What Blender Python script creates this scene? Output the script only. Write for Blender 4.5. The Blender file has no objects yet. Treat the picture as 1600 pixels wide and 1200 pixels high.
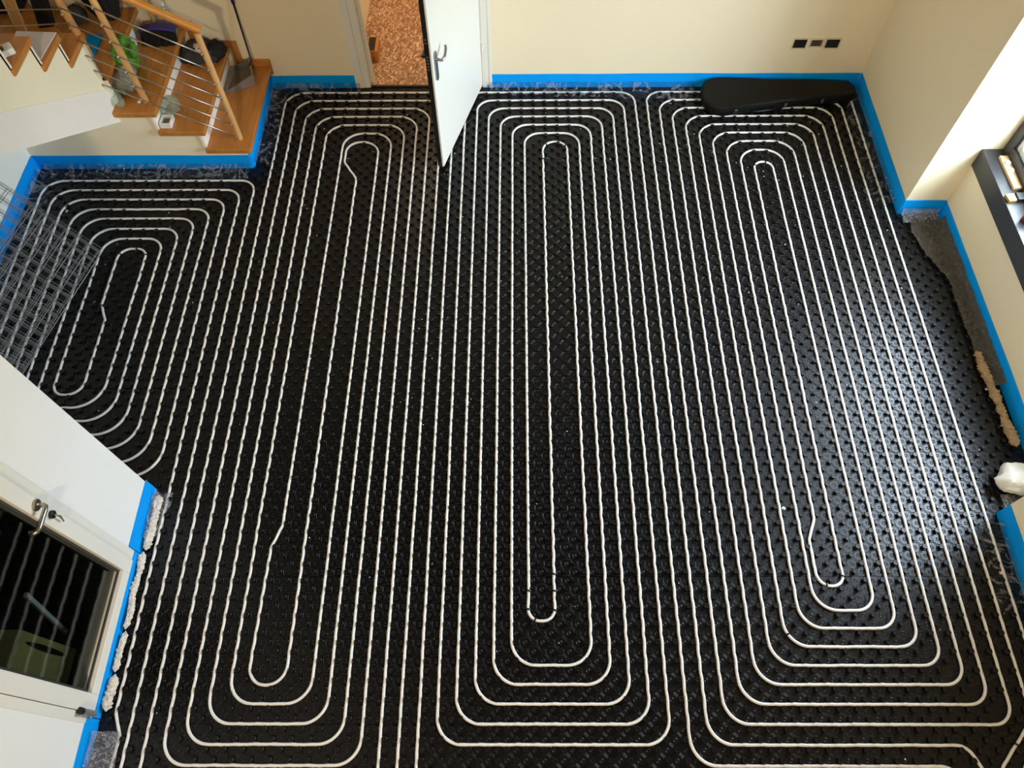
import bpy, math, random
from mathutils import Vector, Matrix, Euler, noise as mnoise
random.seed(7)
sc = bpy.context.scene
COL = sc.collection
S = 0.1            # one unit below = one pipe pitch of the heating panels = 10 cm

# ------------------------------------------------------------------ camera
F_PX = 1168.4586
CAM = Vector((-0.7414, -3.8413, 44.1059))
CROT = Euler((0.513933564, 0.00502123, 0.00144425), 'XYZ')
cd = bpy.data.cameras.new('camera'); cam = bpy.data.objects.new('camera', cd); COL.objects.link(cam)
cd.sensor_fit = 'HORIZONTAL'; cd.sensor_width = 36.0; cd.lens = F_PX * 36.0 / 1600.0
cd.clip_start = 0.05; cd.clip_end = 200
cam.location = CAM * S; cam.rotation_euler = CROT
sc.camera = cam
CR = CROT.to_matrix()
def project(p):
    q = CR.transposed() @ (Vector(p) - CAM)
    return 800 + F_PX * q.x / -q.z, 600 - F_PX * q.y / -q.z, -q.z

# ------------------------------------------------------------------ sky, daylight, exposure
w = bpy.data.worlds.new('sky'); sc.world = w; w.use_nodes = True
bg = w.node_tree.nodes['Background']
# overcast sky: zenith three times as bright as the horizon, dull ground below it
wn_, wl_ = w.node_tree.nodes, w.node_tree.links
tc_ = wn_.new('ShaderNodeTexCoord'); sx_ = wn_.new('ShaderNodeSeparateXYZ'); wl_.new(tc_.outputs['Generated'], sx_.inputs[0])
rp_ = wn_.new('ShaderNodeValToRGB'); rp_.color_ramp.elements[0].position = 0.49; rp_.color_ramp.elements[1].position = 1.0
mz_ = wn_.new('ShaderNodeMapRange'); mz_.inputs[1].default_value = -1; mz_.inputs[2].default_value = 1; wl_.new(sx_.outputs[2], mz_.inputs[0]); wl_.new(mz_.outputs[0], rp_.inputs[0])
rp_.color_ramp.elements[0].color = (0.10, 0.11, 0.10, 1); rp_.color_ramp.elements[1].color = (0.72, 0.83, 1.0, 1)
eh_ = rp_.color_ramp.elements.new(0.51); eh_.color = (0.24, 0.283, 0.333, 1)
wl_.new(rp_.outputs[0], bg.inputs[0]); bg.inputs[1].default_value = 30.0
def portal(name, loc, rot, sx, sy):
    l = bpy.data.lights.new(name, 'AREA'); l.shape = 'RECTANGLE'; l.size = sx * S; l.size_y = sy * S
    l.cycles.is_portal = True
    o = bpy.data.objects.new(name, l); COL.objects.link(o)
    o.location = Vector(loc) * S; o.rotation_euler = rot
    return o
portal('window_portal', (35.2, 24.1, 17.8), (0, math.radians(90), 0), 23.5, 23.8)
sc.view_settings.view_transform = 'Standard'; sc.view_settings.look = 'None'
sc.view_settings.gamma = 1.0; sc.view_settings.use_curve_mapping = False
sc.view_settings.exposure = 0.85

# ------------------------------------------------------------------ materials
def newmat(name):
    m = bpy.data.materials.new(name); m.use_nodes = True
    nt = m.node_tree; return m, nt, nt.nodes, nt.links, nt.nodes['Principled BSDF']
def rgb(r, g, b):      # sRGB 0-255 to linear
    f = lambda c: (c / 255 / 12.92) if c / 255 <= 0.04045 else ((c / 255 + 0.055) / 1.055) ** 2.4
    return (f(r), f(g), f(b), 1)
def pos(n, l, scale=(1, 1, 1), rot=(0, 0, 0)):
    g = n.new('ShaderNodeNewGeometry'); mp = n.new('ShaderNodeMapping')
    mp.inputs['Scale'].default_value = scale; mp.inputs['Rotation'].default_value = rot
    l.new(g.outputs['Position'], mp.inputs['Vector']); return mp.outputs['Vector']
def plain(name, col, rough=0.5, metal=0.0, var=0.0, vscale=3.0, bump=0.0, bscale=60, spec=0.5, vmul=(1, 1, 1)):
    m, nt, n, l, b = newmat(name)
    b.inputs['Base Color'].default_value = col; b.inputs['Roughness'].default_value = rough
    b.inputs['Metallic'].default_value = metal; b.inputs['Specular IOR Level'].default_value = spec
    if var > 0:
        no = n.new('ShaderNodeTexNoise'); no.inputs['Scale'].default_value = vscale; no.inputs['Detail'].default_value = 5
        l.new(pos(n, l, vmul), no.inputs['Vector'])
        mx = n.new('ShaderNodeMix'); mx.data_type = 'RGBA'
        mx.inputs[6].default_value = tuple(c * (1 - var) for c in col[:3]) + (1,)
        mx.inputs[7].default_value = tuple(min(1, c * (1 + var)) for c in col[:3]) + (1,)
        l.new(no.outputs['Fac'], mx.inputs[0]); l.new(mx.outputs[2], b.inputs['Base Color'])
    if bump > 0:
        nb = n.new('ShaderNodeTexNoise'); nb.inputs['Scale'].default_value = bscale; nb.inputs['Detail'].default_value = 3
        l.new(pos(n, l), nb.inputs['Vector'])
        bp = n.new('ShaderNodeBump'); bp.inputs['Strength'].default_value = bump; bp.inputs['Distance'].default_value = 0.01
        l.new(nb.outputs['Fac'], bp.inputs['Height']); l.new(bp.outputs['Normal'], b.inputs['Normal'])
    return m
M = {}
M['wall'] = plain('cream_wall_paint', rgb(241, 228, 196), 0.75, var=0.03, vscale=1.2, bump=0.08, bscale=90)
M['white_wall'] = plain('white_wall_paint', rgb(243, 243, 240), 0.7, var=0.03, vscale=2.5, bump=0.05)
M['plaster'] = plain('patched_plaster', rgb(250, 245, 232), 0.8, var=0.04, vscale=6)
M['stringer'] = plain('light_cream_paint', rgb(253, 243, 212), 0.75, var=0.02, vscale=2)
M['alcove_wall'] = plain('warm_white_paint', rgb(252, 249, 238), 0.75, var=0.02, vscale=2)
M['under_wall'] = plain('beige_stair_wall', rgb(253, 241, 212), 0.75, var=0.03, vscale=1.5)
M['slab'] = plain('screed', rgb(90, 88, 84), 0.9)
M['pipe'] = plain('white_pipe', rgb(232, 232, 230), 0.42)
M['clip'] = plain('black_clip', rgb(8, 8, 9), 0.4)
M['blue'] = plain('blue_foam', rgb(0, 158, 250), 0.75, var=0.05, vscale=8, spec=0.15)
M['white_door'] = plain('white_door_paint', rgb(240, 238, 228), 0.4)
M['frame_white'] = plain('white_frame', rgb(236, 234, 224), 0.4)
M['seal'] = plain('black_door_edge', rgb(10, 9, 9), 0.5)
M['steel'] = plain('brushed_steel', rgb(170, 165, 155), 0.28, 1.0)
M['chrome'] = plain('chrome_knob', rgb(225, 225, 225), 0.12, 1.0)
M['dark_metal'] = plain('dark_metal', rgb(60, 58, 56), 0.4, 0.9)
M['galv'] = plain('galvanised_wire', rgb(150, 152, 155), 0.45, 0.5)
M['black_case'] = plain('black_case_shell', rgb(10, 9, 8), 0.6, spec=0.25)
M['sill'] = plain('dark_stone_sill', rgb(52, 52, 54), 0.35, var=0.1, vscale=30)
M['win_dark'] = plain('anthracite_frame', rgb(58, 57, 58), 0.4)
M['silver'] = plain('silver_sash', rgb(215, 216, 218), 0.3, 0.3)
M['white_plastic'] = plain('white_plastic', rgb(238, 238, 236), 0.4)
M['grey_metal'] = plain('grey_dustpan_metal', rgb(150, 146, 138), 0.45, 0.6)
M['purple'] = plain('purple_plastic', rgb(52, 40, 110), 0.4)
M['bristle'] = plain('black_bristle', rgb(14, 14, 15), 0.8, bump=0.6, bscale=400)
M['dark_cloth'] = plain('dark_grey_cloth', rgb(58, 56, 56), 0.9, var=0.5, vscale=25, bump=0.5, bscale=120)
M['black_cloth'] = plain('black_cloth', rgb(20, 20, 22), 0.85, var=0.3, vscale=20)
M['pink_print'] = plain('pink_white_print', rgb(225, 200, 198), 0.7, var=0.35, vscale=90)
M['paper'] = plain('white_paper', rgb(222, 218, 220), 0.8)
M['khaki'] = plain('khaki_box', rgb(190, 175, 105), 0.7, var=0.08, vscale=9)
M['brass'] = plain('brass', rgb(200, 165, 80), 0.3, 0.8)
M['red'] = plain('red_plastic', rgb(150, 25, 30), 0.4)
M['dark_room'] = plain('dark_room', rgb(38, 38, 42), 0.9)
M['crumb'] = plain('white_crumbs', rgb(240, 238, 234), 0.8)
M['foam_white'] = plain('white_rubble', rgb(226, 222, 212), 0.9, var=0.15, vscale=40, bump=0.6, bscale=120)
M['tan_foam'] = plain('dirty_tan_board', rgb(176, 150, 116), 0.9, var=0.4, vscale=35, bump=0.8, bscale=150)
M['bag_white'] = plain('grey_white_wrap', rgb(214, 210, 200), 0.55, var=0.06, vscale=10)
M['socket_dark'] = plain('socket_opening', rgb(14, 10, 10), 0.6)
M['socket_plate'] = plain('socket_surround', rgb(226, 212, 184), 0.5)
M['socket_brown'] = plain('socket_insert', rgb(128, 108, 92), 0.4, 0.3)
M['dust'] = plain('swept_dust', rgb(120, 104, 84), 0.95, var=0.5, vscale=60, bump=0.6, bscale=150)

def wood(name, c1, c2, rough=0.4, axis=(4, 30, 30)):
    m, nt, n, l, b = newmat(name)
    no = n.new('ShaderNodeTexNoise'); no.inputs['Scale'].default_value = 1.0; no.inputs['Detail'].default_value = 6
    l.new(pos(n, l, axis), no.inputs['Vector'])
    cr = n.new('ShaderNodeValToRGB'); cr.color_ramp.elements[0].position = 0.3; cr.color_ramp.elements[1].position = 0.7
    cr.color_ramp.elements[0].color = c1; cr.color_ramp.elements[1].color = c2
    l.new(no.outputs['Fac'], cr.inputs[0]); l.new(cr.outputs[0], b.inputs['Base Color'])
    b.inputs['Roughness'].default_value = rough
    return m
M['tread'] = wood('oiled_beech_tread', rgb(180, 114, 48), rgb(200, 136, 66), 0.38, (30, 4, 30))
M['post'] = wood('light_beech_post', rgb(205, 152, 92), rgb(226, 178, 116), 0.4, (20, 20, 4))
M['rail'] = wood('orange_beech_rail', rgb(204, 134, 56), rgb(222, 154, 74), 0.35, (4, 20, 20))
M['ceil'] = wood('dark_wood_ceiling', rgb(44, 32, 25), rgb(58, 42, 32), 0.75, (3, 30, 3))
M['sill_wood'] = wood('sill_board_wood', rgb(205, 170, 125), rgb(222, 190, 146), 0.5)

def panel_mat(name, voff):
    """black moulded plastic: octagon ribs and a small ring in every field between the studs (fine relief)"""
    m, nt, n, l, b = newmat(name)
    b.inputs['Base Color'].default_value = (0.0035, 0.0035, 0.0042, 1)
    b.inputs['Roughness'].default_value = 0.42; b.inputs['Specular IOR Level'].default_value = 0.3
    def math_(op, a, c=None, d=None):
        k = n.new('ShaderNodeMath'); k.operation = op
        for i, x in enumerate((a, c, d)):
            if x is None: continue
            if isinstance(x, (int, float)): k.inputs[i].default_value = x
            else: l.new(x, k.inputs[i])
        return k.outputs[0]
    g = n.new('ShaderNodeNewGeometry'); sep = n.new('ShaderNodeSeparateXYZ'); l.new(g.outputs['Position'], sep.inputs[0])
    u = math_('MULTIPLY', sep.outputs[0], 10.0)
    v = math_('ADD', math_('MULTIPLY', sep.outputs[1], 10.0), voff)
    def lat(cu, cv):
        du = math_('ABSOLUTE', math_('SUBTRACT', math_('FRACT', math_('ADD', u, 0.5 - cu + 100)), 0.5))
        dv = math_('ABSOLUTE', math_('SUBTRACT', math_('FRACT', math_('ADD', v, 0.5 - cv + 100)), 0.5))
        oc = math_('MAXIMUM', math_('MAXIMUM', du, dv), math_('MULTIPLY', math_('ADD', du, dv), 0.7071))
        rr = math_('SQRT', math_('ADD', math_('MULTIPLY', du, du), math_('MULTIPLY', dv, dv)))
        return oc, rr
    oa, ra = lat(0.25, 0.75); ob, rb = lat(0.75, 0.25)
    oc = math_('MINIMUM', oa, ob); rr = math_('MINIMUM', ra, rb)
    octl = n.new('ShaderNodeMapRange'); octl.interpolation_type = 'SMOOTHSTEP'
    l.new(math_('ABSOLUTE', math_('SUBTRACT', oc, 0.315)), octl.inputs[0])
    octl.inputs[1].default_value = 0.0; octl.inputs[2].default_value = 0.028; octl.inputs[3].default_value = 1; octl.inputs[4].default_value = 0
    rg = n.new('ShaderNodeMapRange'); rg.interpolation_type = 'SMOOTHSTEP'
    l.new(math_('ABSOLUTE', math_('SUBTRACT', rr, 0.085)), rg.inputs[0])
    rg.inputs[1].default_value = 0.0; rg.inputs[2].default_value = 0.035; rg.inputs[3].default_value = 1; rg.inputs[4].default_value = 0
    h = math_('ADD', math_('MULTIPLY', octl.outputs[0], 1.0), math_('MULTIPLY', rg.outputs[0], 0.8))
    no = n.new('ShaderNodeTexNoise'); no.inputs['Scale'].default_value = 25; no.inputs['Detail'].default_value = 3
    l.new(g.outputs['Position'], no.inputs['Vector'])
    h = math_('ADD', h, math_('MULTIPLY', no.outputs['Fac'], 0.35))
    bp = n.new('ShaderNodeBump'); bp.inputs['Strength'].default_value = 0.9; bp.inputs['Distance'].default_value = 0.002
    l.new(h, bp.inputs['Height']); l.new(bp.outputs['Normal'], b.inputs['Normal'])
    ro = n.new('ShaderNodeMapRange'); l.new(no.outputs['Fac'], ro.inputs[0])
    ro.inputs[3].default_value = 0.28; ro.inputs[4].default_value = 0.38; l.new(ro.outputs[0], b.inputs['Roughness'])
    return m
def glow(name, col, st):
    m, nt, n, l, b = newmat(name); b.inputs['Base Color'].default_value = (.9, .85, .75, 1)
    b.inputs['Emission Color'].default_value = col; b.inputs['Emission Strength'].default_value = st; b.inputs['Alpha'].default_value = .25; return m
M['lamp_glow'] = glow('glowing_globe', (1, .75, .45, 1), 1.5)
M['panel'] = panel_mat('black_panel', 0.0)
M['panel_alcove'] = panel_mat('black_panel_alcove', 0.25)
M['stud'] = plain('black_stud', (0.0035, 0.0035, 0.0042, 1), 0.36, spec=0.34)

def film_mat(name, fac, tint=(0.9, 0.9, 0.92, 1), diff=0.25, rough=0.16, dcol=(0.6, 0.6, 0.6, 1), glint=0.35, cw=0.022, cs=7, bd=0.035):
    m, nt, n, l, b = newmat(name); n.remove(b)
    out = n['Material Output']
    tr = n.new('ShaderNodeBsdfTransparent'); tr.inputs[0].default_value = tint
    gl = n.new('ShaderNodeBsdfGlossy'); gl.inputs['Roughness'].default_value = rough
    df = n.new('ShaderNodeBsdfDiffuse'); df.inputs[0].default_value = dcol
    m1 = n.new('ShaderNodeMixShader'); m1.inputs[0].default_value = diff
    l.new(gl.outputs[0], m1.inputs[1]); l.new(df.outputs[0], m1.inputs[2])
    m2 = n.new('ShaderNodeMixShader')
    l.new(tr.outputs[0], m2.inputs[1]); l.new(m1.outputs[0], m2.inputs[2])
    no = n.new('ShaderNodeTexNoise'); no.inputs['Scale'].default_value = 28; no.inputs['Detail'].default_value = 6; no.inputs['Roughness'].default_value = 0.65
    no.inputs['Distortion'].default_value = 2.5
    l.new(pos(n, l), no.inputs['Vector'])
    bp = n.new('ShaderNodeBump'); bp.inputs['Strength'].default_value = 1.0; bp.inputs['Distance'].default_value = bd
    l.new(no.outputs['Fac'], bp.inputs['Height']); l.new(bp.outputs[0], gl.inputs['Normal'])
    # pale crease streaks, painted in place of glints on the film
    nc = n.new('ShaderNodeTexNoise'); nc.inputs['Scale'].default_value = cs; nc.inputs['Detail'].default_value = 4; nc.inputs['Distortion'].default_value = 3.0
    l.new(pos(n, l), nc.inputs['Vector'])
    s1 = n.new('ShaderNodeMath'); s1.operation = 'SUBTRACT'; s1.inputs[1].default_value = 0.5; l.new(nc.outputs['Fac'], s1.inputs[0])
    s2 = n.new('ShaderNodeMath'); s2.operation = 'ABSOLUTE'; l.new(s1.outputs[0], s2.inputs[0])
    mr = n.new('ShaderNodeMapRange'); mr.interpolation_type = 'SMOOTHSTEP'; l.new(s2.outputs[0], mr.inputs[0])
    mr.inputs[1].default_value = 0.0; mr.inputs[2].default_value = cw; mr.inputs[3].default_value = min(1, fac + glint); mr.inputs[4].default_value = fac
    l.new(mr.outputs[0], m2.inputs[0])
    mr2 = n.new('ShaderNodeMapRange'); l.new(mr.outputs[0], mr2.inputs[0]); mr2.inputs[1].default_value = fac; mr2.inputs[2].default_value = min(1, fac + glint)
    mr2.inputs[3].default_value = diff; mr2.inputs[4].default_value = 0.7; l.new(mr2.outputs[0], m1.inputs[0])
    l.new(m2.outputs[0], out.inputs[0]); return m
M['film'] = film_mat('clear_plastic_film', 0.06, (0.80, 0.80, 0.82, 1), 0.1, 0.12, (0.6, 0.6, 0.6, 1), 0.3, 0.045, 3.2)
M['film_dirty'] = film_mat('dirty_plastic_film', 0.72, (0.6, 0.58, 0.55, 1), 0.85, 0.3, rgb(80, 73, 62), 0.12)
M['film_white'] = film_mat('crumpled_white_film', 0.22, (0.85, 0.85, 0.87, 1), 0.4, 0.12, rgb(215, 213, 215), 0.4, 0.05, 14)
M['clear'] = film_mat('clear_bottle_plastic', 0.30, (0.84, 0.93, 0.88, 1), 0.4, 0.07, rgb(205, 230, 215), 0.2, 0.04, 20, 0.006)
M['green_bag'] = plain('green_bag', rgb(86, 150, 48), 0.45, var=0.4, vscale=25, bump=0.5, bscale=70)
M['grey_bag'] = plain('grey_translucent_bag', rgb(138, 140, 132), 0.5, var=0.35, vscale=35, bump=0.5, bscale=80)
def glass_mat(name, tint, refl):
    m, nt, n, l, b = newmat(name); n.remove(b); out = n['Material Output']
    tr = n.new('ShaderNodeBsdfTransparent'); tr.inputs[0].default_value = tint
    gl = n.new('ShaderNodeBsdfGlossy'); gl.inputs['Roughness'].default_value = 0.02
    fr = n.new('ShaderNodeFresnel'); ge = n.new('ShaderNodeNewGeometry')          # thin pane: same reflectance from both sides
    mr = n.new('ShaderNodeMapRange'); l.new(ge.outputs['Backfacing'], mr.inputs[0]); mr.inputs[3].default_value = refl; mr.inputs[4].default_value = 1 / refl
    l.new(mr.outputs[0], fr.inputs[0])
    mx = n.new('ShaderNodeMixShader'); l.new(fr.outputs[0], mx.inputs[0])
    l.new(tr.outputs[0], mx.inputs[1]); l.new(gl.outputs[0], mx.inputs[2]); l.new(mx.outputs[0], out.inputs[0])
    return m
M['glass'] = glass_mat('window_glass', (0.96, 0.98, 0.97, 1), 1.45)
M['door_glass'] = glass_mat('door_glass', (0.62, 0.66, 0.66, 1), 1.5)

def osb_mat():
    m, nt, n, l, b = newmat('osb_board')
    prev = None
    msk = n.new('ShaderNodeTexNoise'); msk.inputs['Scale'].default_value = 9; l.new(pos(n, l), msk.inputs['Vector'])
    for i, ang in enumerate((0.2, 1.25, 2.3, 0.75, 1.8)):
        m0 = pos(n, l, (1, 1, 1), (0, 0, ang)); m1 = n.new('ShaderNodeMapping'); m1.inputs['Scale'].default_value = (24, 120, 1); l.new(m0, m1.inputs['Vector']); mp = m1.outputs[0]
        vo = n.new('ShaderNodeTexVoronoi'); vo.inputs['Scale'].default_value = 1.0; l.new(mp, vo.inputs['Vector'])
        sp = n.new('ShaderNodeSeparateColor'); l.new(vo.outputs['Color'], sp.inputs[0])
        cr = n.new('ShaderNodeValToRGB')
        cr.color_ramp.elements[0].color = rgb(120, 78, 50); cr.color_ramp.elements[1].color = rgb(236, 200, 160)
        e = cr.color_ramp.elements.new(0.6); e.color = rgb(168, 120, 84)
        l.new(sp.outputs[0], cr.inputs[0])
        if prev is None: prev = cr.outputs[0]
        else:
            th = n.new('ShaderNodeMath'); th.operation = 'GREATER_THAN'; th.inputs[1].default_value = 0.6
            l.new(sp.outputs[1], th.inputs[0])
            mx = n.new('ShaderNodeMix'); mx.data_type = 'RGBA'
            l.new(th.outputs[0], mx.inputs[0]); l.new(prev, mx.inputs[6]); l.new(cr.outputs[0], mx.inputs[7]); prev = mx.outputs[2]
    l.new(prev, b.inputs['Base Color']); b.inputs['Roughness'].default_value = 0.6
    return m
M['osb'] = osb_mat()

# ------------------------------------------------------------------ mesh builder
ORG = {}
class MB:
    def __init__(s): s.v = []; s.f = []
    def add(s, vs, fs):
        k = len(s.v); s.v += [Vector(p) for p in vs]; s.f += [tuple(i + k for i in f) for f in fs]; return s
    def box(s, x0, x1, y0, y1, z0, z1):
        if x0 > x1: x0, x1 = x1, x0
        if y0 > y1: y0, y1 = y1, y0
        if z0 > z1: z0, z1 = z1, z0
        return s.add([(x0, y0, z0), (x1, y0, z0), (x1, y1, z0), (x0, y1, z0), (x0, y0, z1), (x1, y0, z1), (x1, y1, z1), (x0, y1, z1)],
                     [(0, 3, 2, 1), (4, 5, 6, 7), (0, 1, 5, 4), (1, 2, 6, 5), (2, 3, 7, 6), (3, 0, 4, 7)])
    def obox(s, c, ax, ay, az):
        """oriented box: centre and three half-axis vectors"""
        c, ax, ay, az = Vector(c), Vector(ax), Vector(ay), Vector(az)
        P = [c + i * ax + j * ay + k * az for k in (-1, 1) for (i, j) in ((-1, -1), (1, -1), (1, 1), (-1, 1))]
        return s.add(P, [(0, 3, 2, 1), (4, 5, 6, 7), (0, 1, 5, 4), (1, 2, 6, 5), (2, 3, 7, 6), (3, 0, 4, 7)])
    def prism(s, poly, z0, z1, axis='z'):
        n = len(poly)
        def P(a, b, c): return (a, b, c) if axis == 'z' else ((c, a, b) if axis == 'x' else (a, c, b))
        vs = [P(a, b, z0) for a, b in poly] + [P(a, b, z1) for a, b in poly]
        return s.add(vs, [tuple(reversed(range(n))), tuple(range(n, 2 * n))] + [(i, (i + 1) % n, n + (i + 1) % n, n + i) for i in range(n)])
    def tube(s, pts, r, n=8, cap=True, rs=None):
        pts = [Vector(p) for p in pts]; m = len(pts)
        t0 = (pts[1] - pts[0]).normalized()
        up = Vector((0, 0, 1)) if abs(t0.z) < 0.9 else Vector((1, 0, 0))
        nx = t0.cross(up).normalized(); vs = []
        for i, p in enumerate(pts):
            t = (pts[min(i + 1, m - 1)] - pts[max(i - 1, 0)])
            if t.length < 1e-9: t = t0
            t = t.normalized(); nx = (nx - t * nx.dot(t))
            nx = nx.normalized() if nx.length > 1e-6 else t.orthogonal().normalized()
            ny = t.cross(nx); rr = rs[i] if rs else r
            vs += [p + rr * (math.cos(2 * math.pi * k / n) * nx + math.sin(2 * math.pi * k / n) * ny) for k in range(n)]
        fs = [(i * n + k, i * n + (k + 1) % n, (i + 1) * n + (k + 1) % n, (i + 1) * n + k) for i in range(m - 1) for k in range(n)]
        if cap: fs += [tuple(reversed(range(n))), tuple(range((m - 1) * n, m * n))]
        return s.add(vs, fs)
    def lathe(s, prof, c, n=16, axis=None):
        c = Vector(c); q = Matrix.Identity(3)
        if axis is not None: q = Vector((0, 0, 1)).rotation_difference(Vector(axis).normalized()).to_matrix()
        vs = []; m = len(prof)
        for r, z in prof:
            vs += [c + q @ Vector((r * math.cos(2 * math.pi * k / n), r * math.sin(2 * math.pi * k / n), z)) for k in range(n)]
        fs = [(i * n + k, i * n + (k + 1) % n, (i + 1) * n + (k + 1) % n, (i + 1) * n + k) for i in range(m - 1) for k in range(n)]
        fs += [tuple(reversed(range(n))), tuple(range((m - 1) * n, m * n))]
        return s.add(vs, fs)
    def grid(s, fn, nu, nv):
        vs = [fn(i / nu, j / nv) for j in range(nv + 1) for i in range(nu + 1)]
        return s.add(vs, [(j * (nu + 1) + i, j * (nu + 1) + i + 1, (j + 1) * (nu + 1) + i + 1, (j + 1) * (nu + 1) + i) for j in range(nv) for i in range(nu)])
    def blob(s, c, rx, ry, rz, amp=0.15, fr=1.0, seed=0, n=20, flat=None):
        c = Vector(c); vs = []; fs = []; mm = n // 2
        for j in range(mm + 1):
            th = math.pi * j / mm
            for k in range(n):
                ph = 2 * math.pi * k / n
                d = Vector((math.sin(th) * math.cos(ph), math.sin(th) * math.sin(ph), math.cos(th)))
                a = 1 + amp * mnoise.noise(d * fr * 2 + Vector((seed, seed * 2.3, 0))) + amp * .5 * mnoise.noise(d * fr * 5 + Vector((seed, 0, seed)))
                p = Vector((d.x * rx, d.y * ry, d.z * rz)) * a
                if flat is not None and c.z + p.z < flat: p.z = flat - c.z
                vs.append(c + p)
        fs = [(j * n + k, (j + 1) * n + k, (j + 1) * n + (k + 1) % n, j * n + (k + 1) % n) for j in range(mm) for k in range(n)]
        return s.add(vs, fs)
    def build(s, name, mat, parent=None, smooth=False, bevel=0, origin=None, solid=0):
        if origin is None:
            xs = [p.x for p in s.v]; ys = [p.y for p in s.v]; zs = [p.z for p in s.v]
            origin = Vector(((min(xs) + max(xs)) / 2, (min(ys) + max(ys)) / 2, min(zs)))
        origin = Vector(origin)
        me = bpy.data.meshes.new(name)
        me.from_pydata([tuple((p - origin) * S) for p in s.v], [], s.f)
        me.validate(); me.update()
        me.materials.append(M[mat])
        if smooth:
            for p in me.polygons: p.use_smooth = True
            if smooth != True: me.set_sharp_from_angle(angle=math.radians(smooth))
        o = bpy.data.objects.new(name, me); COL.objects.link(o)
        ORG[o.name] = origin
        if parent is not None:
            o.parent = parent; o.location = (origin - ORG[parent.name]) * S
        else: o.location = origin * S
        if solid:
            md = o.modifiers.new('solid', 'SOLIDIFY'); md.thickness = solid * S; md.offset = 1
        if bevel:
            md = o.modifiers.new('bevel', 'BEVEL'); md.width = bevel * S; md.segments = 2; md.limit_method = 'ANGLE'
        return o
def thing(name, loc, label, cat, group=None):
    o = bpy.data.objects.new(name, None); COL.objects.link(o); o.location = Vector(loc) * S; o.empty_display_size = 0.05
    ORG[o.name] = Vector(loc); o['label'] = label; o['category'] = cat
    if group: o['group'] = group
    return o
def tag(o, label, cat, group=None, kind=None):
    o['label'] = label; o['category'] = cat
    if group: o['group'] = group
    if kind: o['kind'] = kind
    return o
def struct(o, label=None, cat=None):
    o['kind'] = 'structure'
    if label: o['label'] = label
    if cat: o['category'] = cat
    return o
def nz(x, y=0, z=0): return mnoise.noise(Vector((x, y, z)))

# ------------------------------------------------------------------ room shell
ZT = 62.0
YB, XR, XRR, XL, XF, YA, YF = 50.9, 28.9, 32.0, -39.4, -23.4, 41.3, 13.4
XW = 36.5
slab = struct(MB().box(-52, XW, -32, YB + 0.2, -2, -0.3).build('floor', 'slab'), 'concrete slab under black studded underfloor heating panels', 'floor')

b = MB().box(XL - 1.5, -13.9, YB, YB + 1.5, -2, ZT).box(-3.3, XW, YB, YB + 1.5, -2, ZT).box(-13.9, -3.3, YB, YB + 1.5, 21.2, ZT)
struct(b.build('wall_back', 'wall'), 'cream painted back wall with doorway and sockets', 'wall')
struct(MB().box(XR, XW, 36.25, YB, -2, ZT).build('wall_right', 'wall'), 'cream right wall between back corner and window recess', 'wall')
b = MB().box(XRR, XW, 11.95, 36.25, -2, 5.0).box(XRR, XW, 11.95, 36.25, 29.6, ZT)
struct(b.build('wall_parapet', 'wall'), 'cream wall under and over the big window', 'wall')
b = MB().box(XR, XW, -30, 11.95, -2, ZT)
struct(b.build('wall_pier', 'wall'), 'cream wall pier near the lower right corner', 'wall')
struct(MB().box(XL - 1.5, XL, YF, YB, -2, ZT).build('wall_left', 'alcove_wall'), 'pale wall at the back of the left alcove', 'wall')
b = MB().box(XF - 1.4, XF, -30, -0.1, -2, ZT).box(XF - 1.4, XF, 9.3, YF, -2, ZT).box(XF - 1.4, XF, -0.1, 9.3, 21.5, ZT).box(XF - 1.4, XF, -0.1, 9.3, -2, 0.0)
struct(b.build('wall_inner', 'white_wall'), 'white wall around the glazed door', 'wall')
struct(MB().box(XL - 1.5, XF - 1.4, YF - 1.4, YF, -2, ZT).build('wall_alcove', 'white_wall'), 'white wall closing the near side of the alcove', 'wall')
struct(MB().box(-52, XW, -32, -30, -2, ZT).build('wall_front', 'wall'), 'cream wall behind the camera', 'wall')
struct(MB().box(-52, XW, -32, YB + 1.5, ZT, ZT + 1).build('ceiling', 'ceil'), 'dark wooden ceiling high above the floor', 'ceiling')
# dark room behind the glazed door
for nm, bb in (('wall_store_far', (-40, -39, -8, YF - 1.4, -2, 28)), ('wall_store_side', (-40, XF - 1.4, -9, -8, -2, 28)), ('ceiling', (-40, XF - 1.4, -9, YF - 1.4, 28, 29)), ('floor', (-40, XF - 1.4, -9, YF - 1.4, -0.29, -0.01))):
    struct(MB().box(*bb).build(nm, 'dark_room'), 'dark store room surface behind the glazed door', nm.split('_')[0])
# hall behind the back door
struct(MB().box(-24, 8, YB + 0.05, 78, -0.6, 0.05).build('floor', 'osb', origin=(-8, 65, 0)), 'brown strand board floor of the hall beyond the door', 'floor')
b = MB().box(-24, -14.6, YB + 1.5, 78, 0, 26).box(4, 8, YB + 1.5, 78, 0, 26).box(-24, 8, 78, 79, 0, 26).box(-24, 8, YB + 1.5, 79, 26, 27)
struct(b.build('wall_hall', 'wall'), 'cream walls of the hall beyond the door', 'wall')
lamp = bpy.data.lights.new('hall_lamp_light', 'AREA'); lamp.shape = 'DISK'; lamp.size = 0.4; lamp.energy = 15; lamp.color = (1.0, 0.82, 0.62)
hl = thing('hall_ceiling_lamp', (-6, 62, 25.3), 'round warm ceiling lamp in the hall beyond the door', 'lamp')
MB().lathe([(1.9, 0.0), (2.1, 0.15), (2.1, 0.7)], (-6, 62, 25.3), 20).build('lamp_shade', 'white_plastic', hl, smooth=40)
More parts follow.
